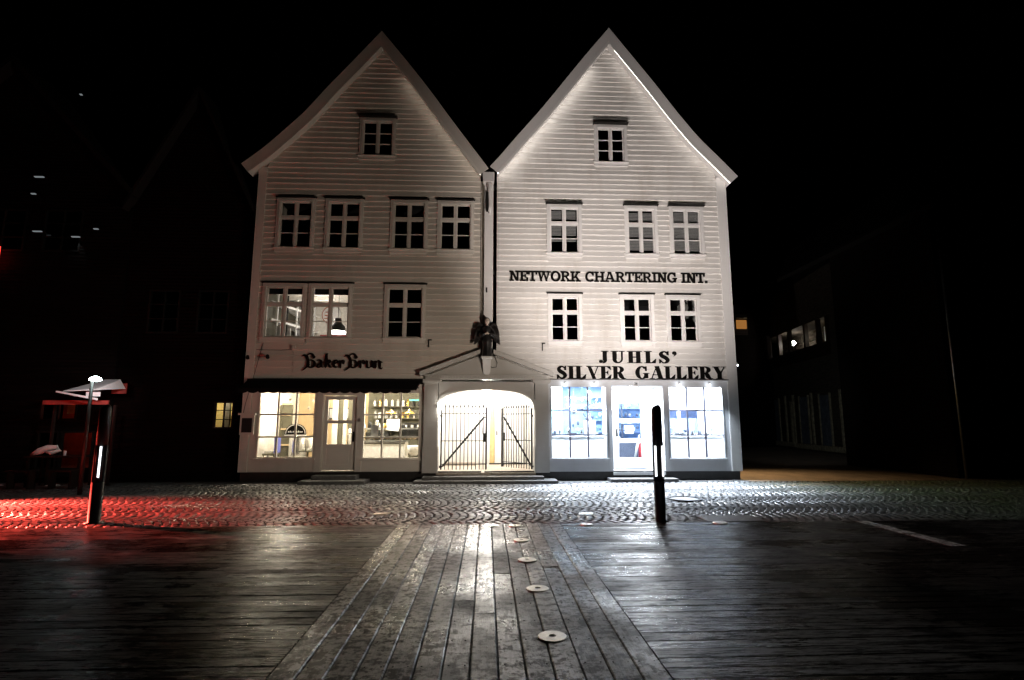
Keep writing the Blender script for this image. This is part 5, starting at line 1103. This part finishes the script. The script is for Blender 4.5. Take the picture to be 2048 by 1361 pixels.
# lit canopy and lamp post of the terrace
t = thing('terrace_canopy', 'white and red terrace canopy under the bright lamp', 'canopy', None, (-10.4, 15, 2.3)); M['canw'] = plain('white_canopy_cloth', (.78, .80, .80), .7, 0, .06); M['canr'] = plain('red_canopy_board', (.35, .05, .04), .6)
MB().hexa([(-10.82, 14.6, 2.42), (-10.0, 14.6, 2.46), (-9.9, 15.6, 2.55), (-10.5, 15.6, 2.55), (-10.80, 14.6, 2.44), (-10.05, 14.6, 2.48), (-10.0, 15.5, 2.80), (-10.4, 15.5, 2.80)]).build('roof_cloth', 'canw', t)
MB().hexa([(-10.95, 14.55, 2.40), (-9.92, 14.55, 2.20), (-9.92, 14.59, 2.20), (-10.95, 14.59, 2.40), (-10.95, 14.55, 2.44), (-9.92, 14.55, 2.25), (-9.92, 14.59, 2.25), (-10.95, 14.59, 2.44)]).build('front_bar', 'canw', t)
bx('fascia', 'canr', t, -11.55, -9.90, 14.95, 15.0, 2.10, 2.21); bx('sign_board', 'canr', t, -10.28, -9.90, 15.62, 15.66, 2.42, 2.70); bx('valance', 'canw', t, -10.25, -9.90, 14.62, 14.64, 2.30, 2.41)
for x in (-11.5, -9.95): bx('post', 'tdark', t, x-.03, x+.03, 15.3, 15.36, 0, 2.1)
t = thing('lamp_post', 'slim dark lamp post with a glowing head beside the left bollard', 'street lamp', None, (-9.25, 13.45, 0)); M['headglow'] = emit('street_lamp_glow', (.75, 1, 1), 30)
MB().tube([(-9.32, 13.45, 0), (-9.32, 13.45, 2.62)], [.05, .035], 10).build('post', 'tdark', t, True); MB().lathe((-9.25, 13.45, 2.60), [(.03, 0), (.13, .03), (.11, .08), (.03, .12)], 16).build('head', 'headglow', t, True)
RED = (1, .075, .05)
lamp('SPOT', 'canopy_light', (-9.30, 13.62, 2.68), 75, (.95, .8, .8), t, (-10.5, 15.0, 2.35), spot_size=rad(70), spot_blend=.8, shadow_soft_size=.05)
ht = thing('added_heater', 'red glowing patio heater added beyond the left edge of view to light the cobbles', 'heater', None, (-12.6, 12.1, 0)); M['heatglow'] = emit('heater_element_glow', RED, 25)  # unseen heater, added as the source of the red pool on the cobbles
MB().lathe((-12.6, 12.1, 0), [(.26, 0), (.26, .06), (.05, .10), (.04, 1.75)], 18).build('stand', 'tdark', ht, True); MB().lathe((-12.6, 12.1, 1.62), [(.08, 0), (.09, .16), (.02, .2)], 14).build('element', 'heatglow', ht, True); MB().lathe((-12.6, 12.1, 1.85), [(.42, 0), (.36, .08), (.05, .15)], 20).build('reflector', 'steel', ht, True)
lamp('SPOT', 'heater_light', (-12.45, 12.1, 1.70), 38000, RED, ht, (-9.7, 11.4, 0), spot_size=rad(56), spot_blend=1, shadow_soft_size=.10)
# far lamps on the left house fronts
M['farglow'] = emit('far_lamp_glow', (.85, .95, 1), .2)
for k, (x, z, wd) in enumerate(((-13.3, 8.83, .13), (-13.4, 8.30, .06), (-13.15, 7.15, .12), (-12.05, 7.0, .11), (-11.5, 7.25, .06), (-12.4, 11.5, .03))):
    t = thing('eave_lamp', ('topmost of the tiny lamps on the far left house', 'tiny lamp below the topmost one on the far left', 'tiny lamp at window height on the far left', 'tiny lamp casting a faint cone of light on the far left wall', 'tiny lamp right of the one with the light cone', 'single tiny lamp high up in the dark at the left')[k], 'lamp', 'tiny lamps at the far left', (x, 16.0, z))
    bx('diffuser', 'farglow', t, x-wd, x+wd, 16.02, 16.08, z, z+.022); bx('hood', 'hood', t, x-wd-.02, x+wd+.02, 16.0, 16.195, z+.023, z+.04)
    if k == 3: lamp('SPOT', 'cone_light', (x+.06, 16.05, z-.02), 3, (.8, .95, 1), t, (x-.1, 16.3, z-1.2), spot_size=rad(70), spot_blend=.8)
t = thing('neon_panel', 'small red and white glowing sign at the left picture edge', 'sign', None, (-14.4, 16, 6)); M['neonr'] = emit('neon_red', (1, .06, .04), 2.0); M['neonw'] = emit('neon_white', (1, .8, .75), 4)
bx('panel', 'neonr', t, -14.6, -14.02, 15.9, 15.95, 6.1, 6.65); bx('bar', 'neonw', t, -14.6, -14.04, 15.87, 15.899, 6.30, 6.42); bx('bar', 'neonw', t, -14.6, -14.06, 15.87, 15.899, 6.16, 6.22)

# ================================================================== RIGHT: ALLEY, OLD TIMBER ROW, DARK HOUSE
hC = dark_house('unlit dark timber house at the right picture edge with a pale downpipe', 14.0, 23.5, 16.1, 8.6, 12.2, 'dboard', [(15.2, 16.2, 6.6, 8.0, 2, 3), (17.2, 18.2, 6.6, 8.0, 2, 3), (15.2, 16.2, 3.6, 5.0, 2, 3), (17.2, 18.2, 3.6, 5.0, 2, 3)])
MB().tube([(14.16, 16.02, .0), (14.16, 16.02, 8.3)], .035, 10).build('downpipe', 'steel', hC, True)
wl2 = thing('assumed_alley_lamp', 'assumed warm wall lamp, out of view on the alley side of the white house', 'lamp', None, (7.5, 18.2, 2.8)); M['warmglow'] = emit('assumed_lamp_glow', (1, .7, .35), 12)  # unseen lamp, assumed as the source of warm light on the alley ground
bx('bracket', 'iron', wl2, 7.385, 7.5, 18.18, 18.22, 3.0, 3.03); MB().lathe((7.5, 18.2, 2.86), [(.05, 0), (.09, .10), (.03, .15)], 12).build('lantern', 'warmglow', wl2, True)
lamp('SPOT', 'assumed_alley_light', (7.62, 18.2, 2.84), 620, (1, .66, .34), wl2, (8.9, 17.0, 0), spot_size=rad(100), spot_blend=1, shadow_soft_size=.05)
sp = thing('corner_spot', 'tiny white spot lamp on the right corner of the white house beside the sign', 'lamp', None, (7.45, FY, 3.3)); MB().tube([(7.402, FY+.05, 3.40), (7.46, FY+.04, 3.40), (7.47, FY+.0, 3.34)], .022, 8).build('housing', 'steel', sp); MB().sphere((7.472, FY, 3.32), .02, 8, 6).build('bulb', 'dotglow', sp, True)
lamp('SPOT', 'corner_spot_light', (7.50, FY-.03, 3.30), 380, (.86, .93, 1), sp, (18.2, 29.5, 1.6), spot_size=rad(46), spot_blend=1, shadow_soft_size=.03)
T = thing('timber_row', 'row of old weathered timber warehouses along the dark alley', 'warehouse', None, (18, 30, 0)); M['oldwood'] = boards_mat('old_grey_timber', (.07, .058, .045), 2); M['oldpale'] = plain('pale_worn_timber', (.30, .27, .18), .8, 0, .5, 6); M['oldblue'] = plain('faded_blue_grey_door', (.10, .12, .15), .7, 0, .5, 4)
def wx(y): return 17.9+(y-26.15)*.139
def tw(nm, m, y0, y1, z0, z1, d0, d1): return MB().hexa([(wx(y0)-d0, y0, z0), (wx(y0)-d1, y0, z0), (wx(y1)-d1, y1, z0), (wx(y1)-d0, y1, z0), (wx(y0)-d0, y0, z1), (wx(y0)-d1, y0, z1), (wx(y1)-d1, y1, z1), (wx(y1)-d0, y1, z1)]).build(nm, m, T)
tw('wall', 'oldwood', 22, 46, 0, 5.2, .0, -.3); tw('upper_wall', 'oldwood', 22, 28.0, 5.2, 10, .0, -.3); tw('upper_wall', 'oldwood', 38.6, 46, 5.2, 10, .0, -.3); tw('upper_wall', 'oldwood', 28, 38.6, 7.3, 10, .0, -.3); tw('roof', 'slate', 21.5, 46.5, 10, 10.2, .6, -8)
tw('sill_beam', 'oldpale', 26, 33, .1, .38, .12, .001); tw('sill_beam', 'oldpale', 33.2, 46, .15, .42, .12, .001)
for y0, y1, m in ((31.2, 32.3, 'oldblue'), (35.5, 37.6, 'oldblue'), (28.6, 29.7, 'oldblue')):
    d = tw('door', m, y0, y1, .4, 3.1, .04, .001); tw('jamb', 'oldpale', y0-.12, y0-.01, .4, 3.2, .08, .001); tw('jamb', 'oldpale', y1+.01, y1+.12, .4, 3.2, .08, .001)
for y in (27.3, 30.6, 33.1, 34.3, 39.5, 41.0): tw('post', 'oldpale', y, y+.16, .4, 3.3, .10, .001)
tw('brace', 'oldpale', 33.4, 33.6, .4, 2.9, .12, .001); tw('window', 'oldpale', 42.4, 43.2, 1.9, 3.0, .06, .001); tw('window_glass', 'void', 42.5, 43.1, 2.0, 2.9, .07, .061)
tw('gallery_back', 'bakewh', 28, 31.6, 5.2, 7.3, -1.5, -1.55); tw('gallery_back', 'oldwood', 31.6, 38.6, 5.2, 7.3, -1.5, -1.55); tw('gallery_floor', 'oldwood', 28, 38.6, 5.1, 5.19, -.31, -1.5); tw('gallery_ceiling', 'oldwood', 28, 38.6, 7.31, 7.4, -.31, -1.5)
for y in (28.2, 29.3, 30.9, 33.2, 34.8, 36.6): tw('gallery_post', 'tdark', y, y+.24, 5.2, 7.3, .02, -.2)
tw('gallery_rail', 'tdark', 28, 38.6, 5.2, 5.95, .03, -.06); tw('gallery_brace', 'oldpale', 31.2, 33.2, 6.5, 6.56, -.9, -1.0)
gl = thing('gallery_lamp', 'bright round lamp in the gallery of the timber row', 'lamp', None, (18.6, 30, 6.7)); MB().sphere((wx(34)+.6, 34, 6.65), .14, 12, 8).build('globe', 'globe', gl, True)
lamp('POINT', 'gallery_light', (wx(30)+.7, 30, 6.6), 9, (1, .9, .7), gl, shadow_soft_size=.1); lamp('POINT', 'gallery_light', (wx(34)+.5, 33.9, 6.5), 8, (1, .65, .3), gl, shadow_soft_size=.1)
t = thing('lit_dormer', 'small orange lit window high behind the right corner of the white house', 'window', None, (17, 36, 8)); M['orange'] = emit('orange_window_glow', (1, .42, .10), .3)
bx('pane', 'orange', t, 16.9, 17.6, 36.0, 36.05, 7.9, 8.5); bx('frame', 'tdark', t, 16.8, 17.7, 36.06, 36.2, 7.5, 8.9); bx('lintel', 'oldpale', t, 16.9, 17.6, 35.9, 36.0, 8.6, 8.66); bx('wall', 'dboard', t, 16.2, 19.3, 36.21, 36.4, 0, 9.6)
